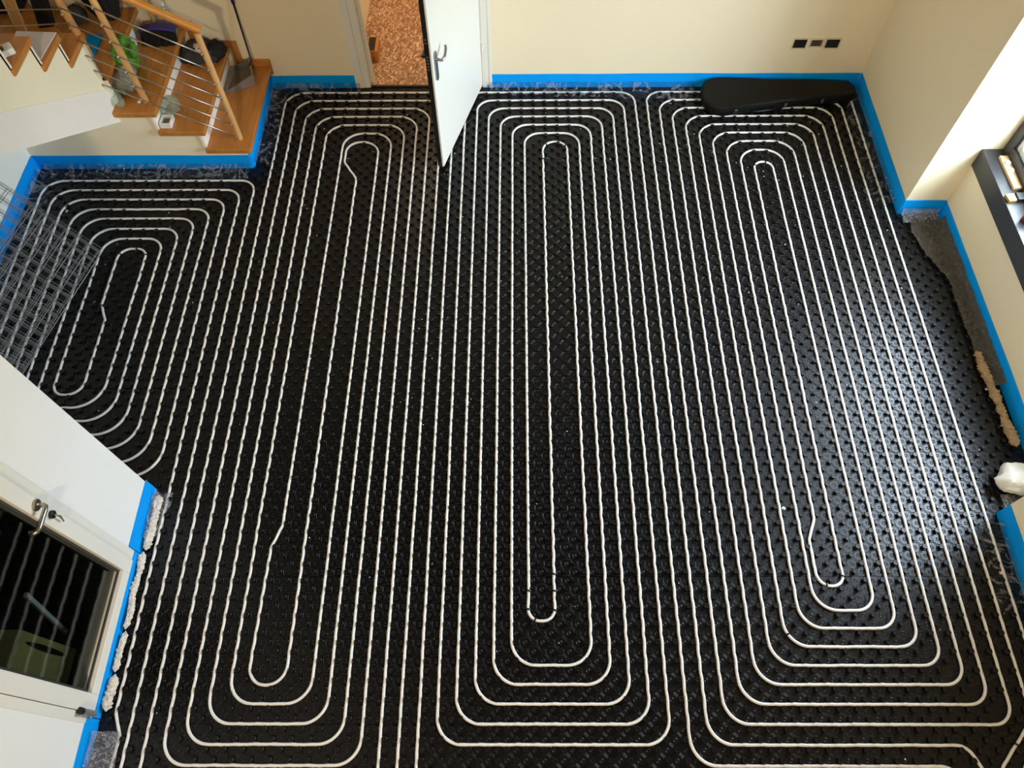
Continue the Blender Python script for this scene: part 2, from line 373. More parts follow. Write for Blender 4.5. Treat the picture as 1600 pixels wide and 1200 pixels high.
lo = bpy.data.objects.new('hall_lamp_light', lamp); COL.objects.link(lo); lo.parent = hl; lo.location = (0, 0, -0.03)
# added warm fill light, unseen behind the camera, to brighten the shaded side
pl = thing('fill_light', (-8, -29.9, 47), 'added warm fill light on the wall behind the camera', 'lamp')
aim = (Vector((-8, 46, 10)) - Vector((-8, -28.2, 48))).normalized()
MB().tube([(-8, -30, 48), (-8, -29.0, 48)], .25, 10).build('arm', 'dark_metal', pl, smooth=40)
MB().lathe([(.6, -1.2), (1.1, -.6), (1.6, .5), (1.5, .5), (1.0, -.5)], (-8, -28.2, 48), 20, aim).build('lamp_shade', 'dark_metal', pl, smooth=40)
gl_ = bpy.data.lights.new('fill_light_emitter', 'AREA'); gl_.shape = 'DISK'; gl_.size = 0.26; gl_.energy = 85; gl_.color = (1.0, 0.79, 0.56)
go = bpy.data.objects.new('fill_light_emitter', gl_); COL.objects.link(go); go.parent = pl
go.location = (Vector((-8, -28.2, 48)) + aim * .55 - Vector((-8, -29.9, 47))) * S; go.rotation_euler = aim.to_track_quat('-Z', 'Y').to_euler()
# ------------------------------------------------------------------ floor panels and studs
def in_room(x, y, m=0.0):
    if y > YB - m or y < -9: return False
    if x < XF + m:
        return XL + m < x and YF + m < y < YA - m
    if x < -22.2 + m: return y < YA - m
    if y > 36.25 - m: return x < XR - m
    if y > 11.95 + m: return x < XRR - m
    return x < XR - m
def in_alc(x): return x < XF - 0.1
vr = [(-9, 0), (0, 8), (8, 16), (16, 24), (24, 32), (32, 40), (40, YB)]
for j, (v0, v1) in enumerate(vr):
    off = 0 if j % 2 == 0 else 7
    us = [XF] + [u for u in range(-30 + off, 30, 14) if XF + 2 < u < 28] + [None]
    for a, c in zip(us[:-1], us[1:]):
        x0, x1 = a, c
        g = 0.012
        def slabp(p, q, r, t, mat='panel'): MB().box(p + g, q - g, r + g, t - g, -0.3, 0.0).build('insulation_panel', mat, slab)
        if x1 is None:
            if v0 >= 36.25: slabp(x0, XR, v0, v1)
            elif v1 > 36.25: slabp(x0, XR, v0, v1); slabp(XR, XRR, v0, 36.25)
            elif v0 >= 16: slabp(x0, XRR, v0, v1)
            elif v1 > 12: slabp(x0, XR, v0, v1); slabp(XR, XRR, 11.95, v1)
            else: slabp(x0, XR, v0, v1)
        else:
            if x0 == XF and v1 > YA: slabp(x0, x1, v0, YA) if v0 < YA else None; slabp(-22.1, x1, YA, v1)
            else: slabp(x0, x1, v0, v1)
for v0, v1 in ((YF, 20.75), (20.75, 28.75), (28.75, 36.75), (36.75, YA)):
    MB().box(XL, -31, v0 + 0.035, v1 - 0.035, -0.3, 0).build('insulation_panel', 'panel_alcove', slab)
    MB().box(-30.93, XF - 0.03, v0 + 0.035, v1 - 0.035, -0.3, 0).build('insulation_panel', 'panel_alcove', slab)
SPROF = [(0.128, 0.0), (0.118, 0.12), (0.155, 0.165), (0.155, 0.205), (0.135, 0.225), (0.085, 0.225), (0.072, 0.2)]
spots = []
for i in range(-80, 80):
    for j in range(-20, 106):
        u, v = i * 0.5 + 0.25, j * 0.5 + 0.25
        if (i + j) % 2: continue
        if in_alc(u): v -= 0.25
        mg = 0.25
        if v > 36.3 and u > 25: mg = 0.85          # cut panel edges without studs
        if v > YB - 1.3 or (v > YA - 1.3 and u < -20): mg = 0.85
        if in_alc(u): mg = 0.8
        if in_room(u, v, mg): spots.append((u, v))
PIPE_PTS = []

# ------------------------------------------------------------------ heating pipes
PZ = 0.1; PR = 0.087
def round_path(pts):
    P = [Vector((p[0], p[1])) for p in pts]; R = [(p[2] if len(p) > 2 else 1.35) for p in pts]
    out = [P[0]]
    for i in range(1, len(P) - 1):
        a, c, d = P[i - 1], P[i], P[i + 1]
        d1 = (a - c).normalized(); d2 = (d - c).normalized()
        ang = d1.angle(d2)
        if ang > math.pi - 0.02: out.append(c); continue
        t = R[i] / math.tan(ang / 2)
        t = min(t, (a - c).length * 0.5, (d - c).length * 0.5); r = t * math.tan(ang / 2)
        bis = (d1 + d2).normalized(); cen = c + bis * (r / math.sin(ang / 2))
        s0 = (c + d1 * t) - cen; s1 = (c + d2 * t) - cen
        turn = s0.angle_signed(s1) if hasattr(s0, 'angle_signed') else 0
        n = max(3, int(abs(turn) * r / 0.16) + 2)
        a0 = math.atan2(s0.y, s0.x); da = math.atan2(s0.x * s1.y - s0.y * s1.x, s0.dot(s1))
        out += [cen + r * Vector((math.cos(a0 + da * k / n), math.sin(a0 + da * k / n))) for k in range(n + 1)]
    out.append(P[-1]); return out
def sample(path, step=0.25):
    out = []
    for a, c in zip(path[:-1], path[1:]):
        L = (c - a).length
        if L < 1e-6: continue
        n = max(1, int(L / step)); d = (c - a) / L; perp = Vector((-d.y, d.x))
        for k in range(n):
            p = a + d * (L * k / n)
            amp = 0.013 if L > 1.2 and 0 < k else 0
            along = p.y if abs(d.y) > abs(d.x) else p.x
            sgn = 1 if perp.x + perp.y > 0 else -1
            wv = amp * math.sin(2 * math.pi * along) * sgn + (0.02 * nz(p.x * .7, p.y * .35, 3) if L > 1.2 else 0)
            q = p + perp * wv
            out.append((q.x, q.y, PZ + 0.008 * nz(p.x, p.y, 9)))
    out.append((path[-1].x, path[-1].y, PZ)); return out
def pipe(pts, label, clips=()):
    path = round_path(pts); sp = sample(path); PIPE_PTS.extend(sp); t = MB().tube(sp, PR, 8)
    o = t.build('heating_pipe', 'pipe', smooth=True, origin=(path[0].x, path[0].y, PZ - PR))
    tag(o, label, 'heating pipe', 'white underfloor heating pipes')
    for (x, y) in clips:
        best = min(range(1, len(path) - 1), key=lambda i: (path[i] - Vector((x, y))).length) if len(path) > 2 else 0
        bi = min(range(len(path) - 1), key=lambda i: seg_d(path[i], path[i + 1], Vector((x, y))))
        a, c = path[bi], path[bi + 1]; d = (c - a).normalized()
        tt = max(0, min((c - a).length, (Vector((x, y)) - a).dot(d))); p = a + d * tt
        perp = Vector((-d.y, d.x))
        m = MB()
        ring = [(p.x + perp.x * 0.13 * math.cos(q), p.y + perp.y * 0.13 * math.cos(q), PZ + 0.13 * math.sin(q)) for q in [math.pi * k / 8 for k in range(-1, 10)]]
        m.tube(ring, 0.05, 6)
        cl = m.build('pipe_clip', 'clip', o)
    return o
def seg_d(a, c, p):
    d = c - a; L = d.length_squared
    t = 0 if L < 1e-9 else max(0, min(1, (p - a).dot(d) / L)); return (a + d * t - p).length
B = -8.0
# left circuit
pipe([(-8, B), (-8, 48, 1.6), (-18.5, 48, 1.6), (-18.5, -1), (-10, -1), (-10, 46, 1.6), (-16.5, 46, 1.6), (-16.5, 1), (-12, 1), (-12, 44, 1.5),
      (-14.65, 44, 1.5), (-14.65, 41.7, 0.9), (-13.5, 39.9, 1.0), (-13.5, 1.95, 1.6), (-15.6, 1.95, 1.0), (-15.5, 9.7, .6), (-15, 11.1, .6), (-15, 45, 1.6), (-11, 45, 1.6),
      (-11, 0), (-17.5, 0), (-17.5, 47, 1.6), (-9, 47, 1.6), (-9, -2), (-19.5, -2), (-19.5, 49, 1.6), (-7, 49, 1.6), (-7, B)],
     'white heating pipe spiral on the left side of the main floor')
# centre circuit
pipe([(22.6, B), (22.6, -2, 1.2), (8.5, -2), (8.5, 49, 1.3), (-4, 49, 1.3), (-4, 0), (6.5, 0), (6.5, 47, 1.3), (-2, 47, 1.3), (-2, 2), (4.5, 2), (4.5, 45, 1.3), (0, 45, 1.3),
      (0, 7.2, .3), (-0.08, 5.4, 0.7), (1.5, 5.4, 0.7), (1.5, 44, 1.0), (3.5, 44, 1.0), (3.5, 3), (-1, 3), (-1, 46, 1.3), (5.5, 46, 1.3), (5.5, 1), (-3, 1), (-3, 48, 1.3),
      (7.5, 48, 1.3), (7.5, -1), (-5, -1), (-5, 50, 1.3), (9.5, 50, 1.3), (9.5, -1), (23.1, -1, .9), (23.65, -2.2, .8), (23.65, B)],
     'white heating pipe spiral in the middle of the main floor',
     [(-.05, 7.1), (-.08, 6.04), (.39, 5.54), (1.49, 5.99), (1.49, 7.1), (1.49, 8.08), (1.44, 41.96), (1.89, 43.53), (2.86, 44.01), (3.39, 43.49)])
# right circuit
pipe([(25.7, B), (25.7, -2.2, .8), (28, 0.6, 1.6), (28, 50, 1.3), (10.5, 50, 1.3), (10.5, 0), (26, 0, 1.1), (26, 48, 1.5), (12.5, 48, 1.5), (12.5, 2), (24, 2, 1.1), (24, 46, 1.6), (14.5, 46, 1.6),
      (14.5, 4), (22, 4, 1.1), (22, 44, 1.6), (16.5, 44, 1.6), (16.5, 6), (20, 6, 1.1), (20, 41.65, .75), (18.5, 41.65, .75), (18.5, 7.4, .7), (16.95, 7.4, 1.0), (16.95, 10.2, .5), (17.5, 11.5, .5),
      (17.5, 43, 1.5), (21, 43, 1.5), (21, 5, 1.1), (15.5, 5), (15.5, 45, 1.6), (23, 45, 1.6), (23, 3, 1.1), (13.5, 3), (13.5, 47, 1.6), (25, 47, 1.6), (25, 1, 1.1), (11.5, 1), (11.5, 49, 1.5),
      (27, 49, 1.5), (27, 0.3, 1.3), (24.5, -2.2, 1.2), (24.3, B)],
     'white heating pipe spiral on the right side by the window',
     [(17.46, 7.51), (18.44, 7.98), (18.63, 41.17), (19.5, 41.6), (14.58, 4.62), (25.64, -.91)])
# alcove circuit
al = [(20.4, B), (20.4, -3, 1.0), (-6, -3, 1.0), (-6, 50, 1.5), (-20.5, 50, 1.6), (-20.5, -4.2, .5), (-21.5, -4.2, .5), (-21.5, 39.72, 1.2)]
pr = [-38.35, -37.25, -36.2, -35.1, -34.1, -33.05, -32.0]
tops = [39.72, 38.72, 37.72, 36.7, 35.75, 34.72, 33.74]
bots = {-23.5: 14.28, -24.5: 15.25, -25.5: 16.22, -26.5: 17.22, -27.5: 18.22, -28.5: 19.22}
al += [(pr[0], 39.72, 1.5), (-38.0, 14.28), (-23.5, 14.28, 1.9), (-23.5, 37.72, 1.2), (pr[2], 37.72, 1.5), (-36, 16.22), (-25.5, 16.22, 1.9), (-25.5, 35.75, 1.2),
       (pr[4], 35.75, 1.5), (-34, 18.22), (-27.5, 18.22, 1.9), (-27.5, 33.74, 1.2), (pr[6], 33.74, 1.4), (-32.0, 20.2, .8), (-30, 20.2, 1.1), (-30, 26.3, .4), (-30.6, 27.6, .4), (-30.6, 32.76, .95), (-28.5, 32.76, .8),
       (-28.5, 19.22, 1.9), (-33, 19.22), (pr[5], 34.72, 1.5), (-26.5, 34.72, 1.2), (-26.5, 17.22, 1.9), (-35, 17.22), (pr[3], 36.7, 1.5), (-24.5, 36.7, 1.2), (-24.5, 15.25, 1.9), (-37, 15.25),
       (pr[1], 38.72, 1.5), (-22.5, 38.72, 1.2), (-22.45, 0.5, .6), (-21.95, -0.6, .6), (-22.05, -2.2), (-22.5, -3.5), (-22.5, B)]
pipe(al, 'white heating pipe spiral in the left alcove below the stairs', [(-30.6, 27.45), (-30.2, 32.1), (-29.3, 32.75), (-28.6, 32.1)])

# ------------------------------------------------------------------ studs (left out where a pipe bend crosses them)
cell = {}
for p in PIPE_PTS: cell.setdefault((math.floor(p[0]), math.floor(p[1])), []).append(p)
def clear(u, v):
    for a in (-1, 0, 1):
        for c in (-1, 0, 1):
            for p in cell.get((math.floor(u) + a, math.floor(v) + c), ()):
                if (p[0] - u) ** 2 + (p[1] - v) ** 2 < 0.19 ** 2: return False
    return True
spots = [p for p in spots if clear(*p)]
def vis(p):
    x, y, d = project((p[0], p[1], 0.1))
    return (0 if 4 < x < 1596 and 4 < y < 1196 else 1, d)
spots.sort(key=vis)
near, rest = spots[:300], spots[300:]
proto = MB().lathe(SPROF, (0, 0, 0), 14)
sm = None
for k, (u, v) in enumerate(near):
    if sm is None:
        o = MB().lathe(SPROF, (u, v, 0), 14).build('stud', 'stud', slab, smooth=35, origin=(u, v, 0)); sm = o
    else:
        o = sm.copy(); COL.objects.link(o); o.name = 'stud'; o.parent = slab
        o.location = (Vector((u, v, 0)) - ORG[slab.name]) * S
big = MB(); base = MB().lathe(SPROF, (0, 0, 0), 10)
vs = []; fs = []
for u, v in rest:
    k = len(vs)
    vs += [((p.x + u), (p.y + v), p.z) for p in base.v]
    fs += [tuple(i + k for i in f) for f in base.f]
big.v = [Vector(p) for p in vs]; big.f = fs
o = big.build('studs', 'stud', slab, smooth=35); o['kind'] = 'stuff'

# ------------------------------------------------------------------ blue edge strips
def strip(x0, y0, x1, y1, nrm, label, h=1.35, seed=0, hv=0.05):
    """foam strip standing against a wall; nrm = unit vector into the room"""
    a = Vector((x0, y0)); c = Vector((x1, y1)); L = (c - a).length; n = max(2, int(L / 0.6)); t = 0.09; m = MB(); nv = Vector(nrm)
    vs = []
    for i in range(n + 1):
        p = a + (c - a) * i / n
        wv = 0.02 + 0.03 * abs(nz(p.x * .4, p.y * .4, seed)); hh = h + hv * nz(p.x * .25, p.y * .25, seed + 4)
        q0 = p + nv * 0.012; q1 = p + nv * (t + wv * 1.5); qt = p + nv * (t * .8 + wv * .4)
        vs += [(q0.x, q0.y, -.02), (q1.x, q1.y, -.02), (qt.x, qt.y, hh), (q0.x, q0.y, hh)]
    fs = []
    for i in range(n):
        for k in range(4): fs.append((i * 4 + k, i * 4 + (k + 1) % 4, (i + 1) * 4 + (k + 1) % 4, (i + 1) * 4 + k))
    fs += [(3, 2, 1, 0), tuple(n * 4 + k for k in range(4))]
    m.add(vs, fs)
    return tag(m.build('edge_strip', 'blue'), label, 'foam strip', 'blue perimeter edge strips')
strip(-21.95, YB, -14.0, YB, (0, -1), 'blue foam edge strip between staircase and doorway', 1.2, 1)
strip(-3.2, YB, XR - .1, YB, (0, -1), 'blue foam edge strip along the back wall behind the black case', 1.3, 2)
strip(XR, YB - .15, XR, 36.15, (-1, 0), 'blue foam edge strip along the right wall beside the black case', 1.4, 3)
strip(XR, 36.25, XRR, 36.25, (0, -1), 'short blue foam edge strip across the window recess corner', 1.4, 4)
strip(XRR, 36.1, XRR, 12.2, (-1, 0), 'long blue foam edge strip under the window sill', 1.35, 5)
strip(XR, 11.9, XR, -8, (-1, 0), 'blue foam edge strip on the wall pier at the lower right', 1.4, 6)
strip(-22, YB - .1, -22, YA, (1, 0), 'blue foam edge strip along the front of the bottom stair', 1.45, 7)
strip(XL + .1, YA, -22, YA, (0, -1), 'blue foam edge strip below the stair side wall', 1.3, 8)
strip(XL, YA - .1, XL, YF + .1, (1, 0), 'blue foam edge strip behind the stack of wire mesh', 1.35, 9)
strip(XF, YF + .05, XF, 9.35, (1, 0), 'short blue foam edge strip beside the white corner wall', 1.5, 10)
strip(XF, 9.3, XF, 0.25, (1, 0), 'low blue foam edge strip under the glazed door', 0.75, 11, .03)
strip(XF, 0.2, XF, -8, (1, 0), 'blue foam edge strip at the lower left corner', 1.3, 12)

# ------------------------------------------------------------------ plastic film skirts
def film(pts, wd, label, mat='film', z0=0.55, amp=0.16, seed=0, dens=0.16, side=1, cat='plastic film', lift=0.05):
    """wrinkled skirt hanging from the strip: pts along the wall foot, wd = widths into the room"""
    P = [Vector(p) for p in pts]; L = [0]
    for a, c in zip(P[:-1], P[1:]): L.append(L[-1] + (c - a).length)
    n = max(8, int(L[-1] / dens)); nw = 12
    def at(s):
        s *= L[-1]
        for i in range(len(P) - 1):
            if s <= L[i + 1] + 1e-6:
                t = (s - L[i]) / max(1e-6, L[i + 1] - L[i]); d = (P[i + 1] - P[i]).normalized()
                return P[i].lerp(P[i + 1], t), Vector((-d.y, d.x)) * side, wd[i] + (wd[i + 1] - wd[i]) * t
    def fn(i, j):
        p, nv, wid = at(i); wid *= 1 + 0.22 * nz(p.x * .8, p.y * .8, seed)
        d = 0.16 + wid * j; q = p + nv * d
        k = max(0, 1 - j * 4)
        z = lift + z0 * k * k + amp * (0.5 * abs(nz(p.x * 1.6 + j, p.y * 1.6 + j * 2, seed)) + 0.5 * abs(nz(q.x * 3.1, q.y * 3.1, seed + 5))) * (0.35 + math.sin(math.pi * j))
        sh = 0.12 * nz(q.x * 2, q.y * 2, seed + 8)
        return (q.x + sh * nv.x, q.y + sh * nv.y, z)
    m = MB().grid(fn, n, nw)
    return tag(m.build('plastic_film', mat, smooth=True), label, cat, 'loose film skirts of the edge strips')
film([(-14.2, YB - .1), (-21.6, YB - .1)], [.8, 1.6], 'clear film skirt crumpled along the back strip left of the door', seed=1, amp=.4)
film([(-21.9, YB - .4), (-21.9, YA + .2)], [1.3, 1.0], 'clear glinting film skirt beside the bottom stair', seed=2, amp=.5, lift=.1)
film([(14.8, YB - .1), (-3.0, YB - .1)], [1.7, .8], 'clear film skirt on the back strip between white door and black case', seed=3, amp=.4)
film([(XR - .1, 37), (XR - .1, YB - 1)], [1.9, 1.2], 'clear film skirt along the right wall strip', seed=4)
film([(-22.2, YA - .1), (XL + .5, YA - .1)], [1.1, 1.2], 'clear film skirt under the stair side wall strip', seed=5, amp=.4)
film([(XL + .1, YA - .6), (XL + .1, YF + 1)], [1.5, 2.2], 'clear film skirt behind the stack of wire mesh', seed=6)
film([(XR - .1, 6), (XR - .1, 11.3)], [1.6, 1.3], 'clear film skirt at the lower right wall pier', seed=7, amp=.2)
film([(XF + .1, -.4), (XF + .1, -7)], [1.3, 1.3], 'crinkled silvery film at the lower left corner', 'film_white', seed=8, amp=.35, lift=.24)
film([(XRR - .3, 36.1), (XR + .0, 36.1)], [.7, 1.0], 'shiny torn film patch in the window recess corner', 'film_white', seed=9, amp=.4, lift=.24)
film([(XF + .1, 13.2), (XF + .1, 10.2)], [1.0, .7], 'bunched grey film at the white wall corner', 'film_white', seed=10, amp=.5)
# dirty brown film bunched in the recess
def dirty(i, j):
    y = 35.2 - i * 14.5
    inner = 29.4 + 0.25 * nz(y * .6, 2) + max(0, (33.5 - y)) * 0.0 + (1.35 / (1 + math.exp((y - 31.2) * 1.6)))
    outer = 31.85
    x = inner + (outer - inner) * j
    z = 0.22 + 0.2 * abs(nz(x * 1.3, y * 1.0, 3)) + 0.1 * abs(nz(x * 9, y * 9, 2)) + 0.35 * abs(nz(x * 4.5, y * 2.5, 6)) * math.sin(math.pi * min(1, j + .15)) + 0.5 * j ** 6
    return (x, y, z)
tag(MB().grid(dirty, 220, 44).build('plastic_film', 'film_dirty', smooth=True), 'dirty brown crumpled film in the window recess', 'plastic film', 'loose film skirts of the edge strips')
# tan crumbly board edge in the recess
def rubble(p0, p1, r, seed, n=40, flat=.8):
    p0, p1 = Vector(p0), Vector(p1); d = (p1 - p0).normalized(); side = d.cross(Vector((0, 0, 1))).normalized(); up = Vector((0, 0, 1)); m = MB(); vs = []; k = 16
    n = int((p1 - p0).length / .05)
    for i in range(n + 1):
        p = p0.lerp(p1, i / n); ta = min(1, i / 4, (n - i) / 4) if 0 < i < n else 0.2
        p = p + side * (.12 * nz(p.x * .8, p.y * .8, seed))
        for q in range(k):
            a = 2 * math.pi * q / k; ca, sa = math.cos(a), math.sin(a)
            rr = r * ta * (.85 + .5 * nz(p.x * 1.3, p.y * 1.3, seed) + .45 * abs(nz(p.x * 4 + ca, p.y * 4 + sa, seed)) + .5 * nz(p.x * 9 + ca * 1.5, p.y * 9 + sa * 1.5, seed + 3))
            vs.append(p + side * rr * ca + up * (rr * flat * sa))
    fs = [(i * k + q, i * k + (q + 1) % k, (i + 1) * k + (q + 1) % k, (i + 1) * k + q) for i in range(n) for q in range(k)] + [tuple(reversed(range(k))), tuple(range(n * k, n * k + k))]
    return m.add(vs, fs)
tag(rubble((30.85, 23.4, .38), (31.25, 16.2, .38), .3, 2, 44).build('insulation_scrap', 'tan_foam'), 'crumbly tan strip of insulation board along the recess strip', 'insulation')
# white lumps along the glazed door
for k, (ya, yb, r, lab) in enumerate([(13.0, 9.5, .25, 'white crumbly foam ridge beside the blue strip at the wall corner'), (9.4, 4.9, .19, 'thin white foam ridge under the upper half of the glazed door'),
                                      (4.8, 2.6, .19, 'white foam ridge under the lower half of the glazed door'), (2.5, 0.6, .28, 'thick white foam lump by the foot of the glazed door')]):
    tag(rubble((XF + .42, ya, .26), (XF + .42, yb, .26), r, 5 + k, int((ya - yb) / .12)).build('foam_ridge', 'foam_white'), lab, 'foam')
# wrapped white roll sticking out of the recess end
wr = thing('wrapped_roll', (30.8, 14.2, 0.2), 'grey-white plastic wrapped roll poking out of the recess', 'roll')
def roll(i, j):
    a = 2 * math.pi * j; ca, sa = math.cos(a), math.sin(a); x = 28.95 + i * 4.0
    r = (0.8 + .25 * i) * (min(1, .12 + (i * 12) ** .5 * .75 if i < .12 else 1)) * (1 + .22 * nz(i * 2.2, ca * 1.4, sa * 1.4) + .16 * abs(nz(i * 6, ca * 3.5 + i * 2, sa * 3.5)))
    return (x + .25 * ca, 13.9 - .5 * i + r * 1.0 * ca, 1.0 + r * .8 * sa)
MB().grid(roll, 48, 40).build('wrap', 'bag_white', wr, smooth=25)
MB().tube([(29.6, 13.8, 1.0), (33.0, 13.5, 1.0)], .45, 14).build('core', 'white_plastic', wr, smooth=40)
# film offcut under the roll
def offc(i, j): 
    x = 29.2 + 2.6 * i; y = 12.1 + .9 * j; return (x, y, .3 + .35 * abs(nz(x * 2, y * 2, 1)))
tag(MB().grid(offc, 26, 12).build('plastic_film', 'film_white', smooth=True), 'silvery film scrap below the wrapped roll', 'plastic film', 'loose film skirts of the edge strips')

# ------------------------------------------------------------------ crumbs on the floor
cr = MB(); random.seed(3)
def crumb(m, x, y, r):
    n = 5; z = .0
    ring = [(x + r * random.uniform(.6, 1.3) * math.cos(2 * math.pi * k / n + .3), y + r * random.uniform(.6, 1.3) * math.sin(2 * math.pi * k / n + .3), z) for k in range(n)]
    m.add(ring + [(x + r * .2, y, z + r)], [(k, (k + 1) % n, n) for k in range(n)] + [tuple(reversed(range(n)))])
cnt = 0
while cnt < 520:
    c = random.choice([(-16, 46, 5, 4), (18, 44, 6, 4), (-12, 28, 12, 12), (5, 20, 22, 24), (20, 30, 8, 12), (-30, 30, 8, 10), (5, 46, 6, 4)])
    x, y = random.gauss(c[0], c[2]), random.gauss(c[1], c[3])
    if in_room(x, y, .5): crumb(cr, x, y, random.choice([.022, .03, .035, .045, .05])); cnt += 1
tag(cr.build('plaster_crumbs', 'crumb', origin=(0, 20, 0)), 'tiny white plaster crumbs scattered over the black panels', 'debris', kind='stuff')
for k, (x, y, r, lab) in enumerate([(-16.3, 29.9, .13, 'white plaster chip on the floor left of the middle spiral'), (15.8, 12.2, .12, 'white chip near the right spiral, beside its left pipes'), (-35.8, 36.6, .16, 'white plaster chip inside the top of the alcove spiral'),
                                    (25.8, 13.3, .14, 'white chip between the pipes in front of the wrapped roll'), (27.4, 12.2, .16, 'ragged white chip on the outermost pipe by the wrapped roll'), (27.9, 8.2, .15, 'white sliver on the film at the right wall pier'), (30.9, 20.6, .13, 'white chip beside the tan insulation strip')]):
    m = MB(); crumb(m, x, y, r); m.v = [Vector((p.x, p.y, p.z + .03)) for p in m.v]
    tag(m.build('plaster_chip', 'crumb'), lab, 'debris', 'single plaster chips')

# ------------------------------------------------------------------ staircase
st = thing('staircase', (-30, 46, 0), 'wooden staircase with orange beech treads and white risers in the corner', 'staircase')
TH = 0.42
TX = [-21.5, -24.5, -27.5]; TZ = [2.26 + 1.78 * k for k in range(12)]
for k in range(3):
    x1 = TX[k]; x0 = x1 - 3.55 if k < 2 else -31.0
    MB().box(x0, x1, 40.85, YB - .02, TZ[k] - TH, TZ[k]).build('tread', 'tread', st, bevel=.07)
# winder treads
MB().prism([(-30.55, 42.2), (-30.55, YB - .02), (XL + .02, YB - .02)], TZ[3] - TH, TZ[3]).build('tread', 'tread', st, bevel=.05)
MB().prism([(-30.9, 42.2), (XL + .02, YB - .1), (XL + .02, 42.4)], TZ[4] - TH, TZ[4]).build('tread', 'tread', st, bevel=.05)
# second flight
for k in range(5, 9):
    y0 = 39.5 - 2.68 * (k - 5); MB().box(XL + .02, -30.6, y0, y0 + 3.25, TZ[k] - TH, TZ[k]).build('tread', 'tread', st, bevel=.07)
# risers
MB().box(-22.7, -22.0, YA, YB - .02, -.2, TZ[0] - TH).build('riser', 'plaster', st)
for k in (1, 2, 3):
    x = TX[k] - .45 if k < 3 else -30.75
    MB().box(x - .2, x, 41.15 if k < 3 else 42.3, YB - .02, TZ[k - 1], TZ[k] - TH).build('riser', 'plaster', st)
a, c = Vector((-31.0, 42.5)), Vector((XL + .05, YB - .3)); n_ = (c - a).normalized(); p_ = Vector((-n_.y, n_.x)) * .1
MB().prism([tuple(a - p_), tuple(c - p_), tuple(c + p_), tuple(a + p_)], TZ[3], TZ[4] - TH).build('riser', 'plaster', st)
for k in range(5, 9):
    y = 39.5 - 2.68 * (k - 5) + 2.85; MB().box(XL + .05, -30.75, y - .15, y, TZ[k - 1], TZ[k] - TH).build('riser', 'plaster', st)
# second flight side wall with sawtooth top and sloping underside
prof = [(42.2, 4.2), (42.2, TZ[5] - TH)]
for k in range(5, 9):
    y = 39.5 - 2.68 * (k - 5); prof += [(y + .35, TZ[k] - TH), (y + .35, TZ[k + 1] - TH)]
yend = 39.5 - 2.68 * 3 - 3.0
prof += [(yend, TZ[9] - TH), (yend, 4.5 + (41.45 - yend) * .68 + 2.5)]
lowm = [(p, 4.5 + (41.45 - p) * .68 + 2.65) for p in (yend, 41.45)]
up = [(42.1, 7.0), (42.1, TZ[5] - TH)] + prof[2:-2] + [(yend, TZ[9] - TH), (yend, lowm[0][1])] 
MB().prism(up, -31.3, -30.75, 'x').build('stringer', 'stringer', st)
band = [(41.75, 4.35), (42.1, 4.35), (42.1, 7.0), (yend, lowm[0][1]), (yend, lowm[0][1] - 2.65)]
MB().prism(band, -31.35, -30.68, 'x').build('plaster_band', 'plaster', st)
MB().prism([(41.9, 4.2), (42.25, 4.2), (42.25, 7.6), (41.9, 7.4)], -31.3, -30.5, 'x').build('end_board', 'plaster', st)
sl = [(41.75, 4.35), (yend, lowm[0][1] - 2.65), (yend, lowm[0][1] - 1.0), (41.75, 6.0)]
MB().prism(sl, XL + .02, -31.35, 'x').build('soffit', 'plaster', st)
# skirting on the back wall
for k, (x0, x1, zb) in enumerate([(-24.3, -21.45, TZ[0]), (-27.3, -24.3, TZ[1]), (-30.6, -27.3, TZ[2])]):
    MB().box(x0, x1, YB - .22, YB - .02, zb, zb + .62 + (1.75 if False else 0)).build('skirting', 'tread', st, bevel=.03)
    MB().box(x0 - .02, x0 + .6, YB - .2, YB - .02, zb + .62, zb + 2.35).build('skirting', 'tread', st, bevel=.03) if k < 2 else None
MB().box(-21.95, -21.45, YB - .2, YB - .02, 1.45, TZ[0] + .6).build('skirting', 'tread', st, bevel=.03)
# wall under the stairs
b = MB().box(-25.1, -22.0, YA, YA + .5, -.3, TZ[0] - TH).box(-28.1, -25.1, YA, YA + .5, -.3, TZ[1] - TH).box(XL, -28.1, YA, YA + .5, -.3, TZ[2] - TH)
struct(b.build('wall_stair', 'under_wall'), 'beige side wall under the staircase', 'wall')

# railing
rl = thing('stair_railing', (-25, 42, 2.26), 'beech stair railing with thin steel rods and orange handrail', 'railing')
def rpost(x, y, z0, z1, r=.23, knobs=()):
    pt = MB().lathe([(r * .9, 0), (r, .1), (r, z1 - z0 - .1), (r * .8, z1 - z0)], (x, y, z0), 14).build('post', 'post', rl, smooth=40)
    for z in knobs:
        MB().lathe([(.05, 0), (.05, .18), (.1, .2), (.1, .34), (.04, .38)], (x, y - r + .05, z), 10, (0, -1, 0)).build('rod_holder', 'chrome', pt, smooth=40)
    return pt
K1 = [10.18, 8.91, 7.68, 6.49, 5.25, 4.04, 2.84]
sl_ = 0.605
rpost(-22.5, 42.1, TZ[0], 11.6, .23, K1)
rpost(-28.45, 42.15, TZ[2], 15.2, .24, [z + (28.45 - 22.65) * sl_ for z in K1])
rpost(-31.0, 42.6, TZ[4], 18.5, .26, [11.9, 12.9, 14.0])
for i, z in enumerate(K1):
    xe = -30.72
    MB().tube([(-22.5, 41.68, z + (22.65 - 22.5) * -sl_ + .1), (-26, 41.68, z + (26 - 22.65) * sl_), (xe, 41.68, z + (-xe - 22.65) * sl_)], .055, 6).build('rod', 'steel', rl, smooth=True)
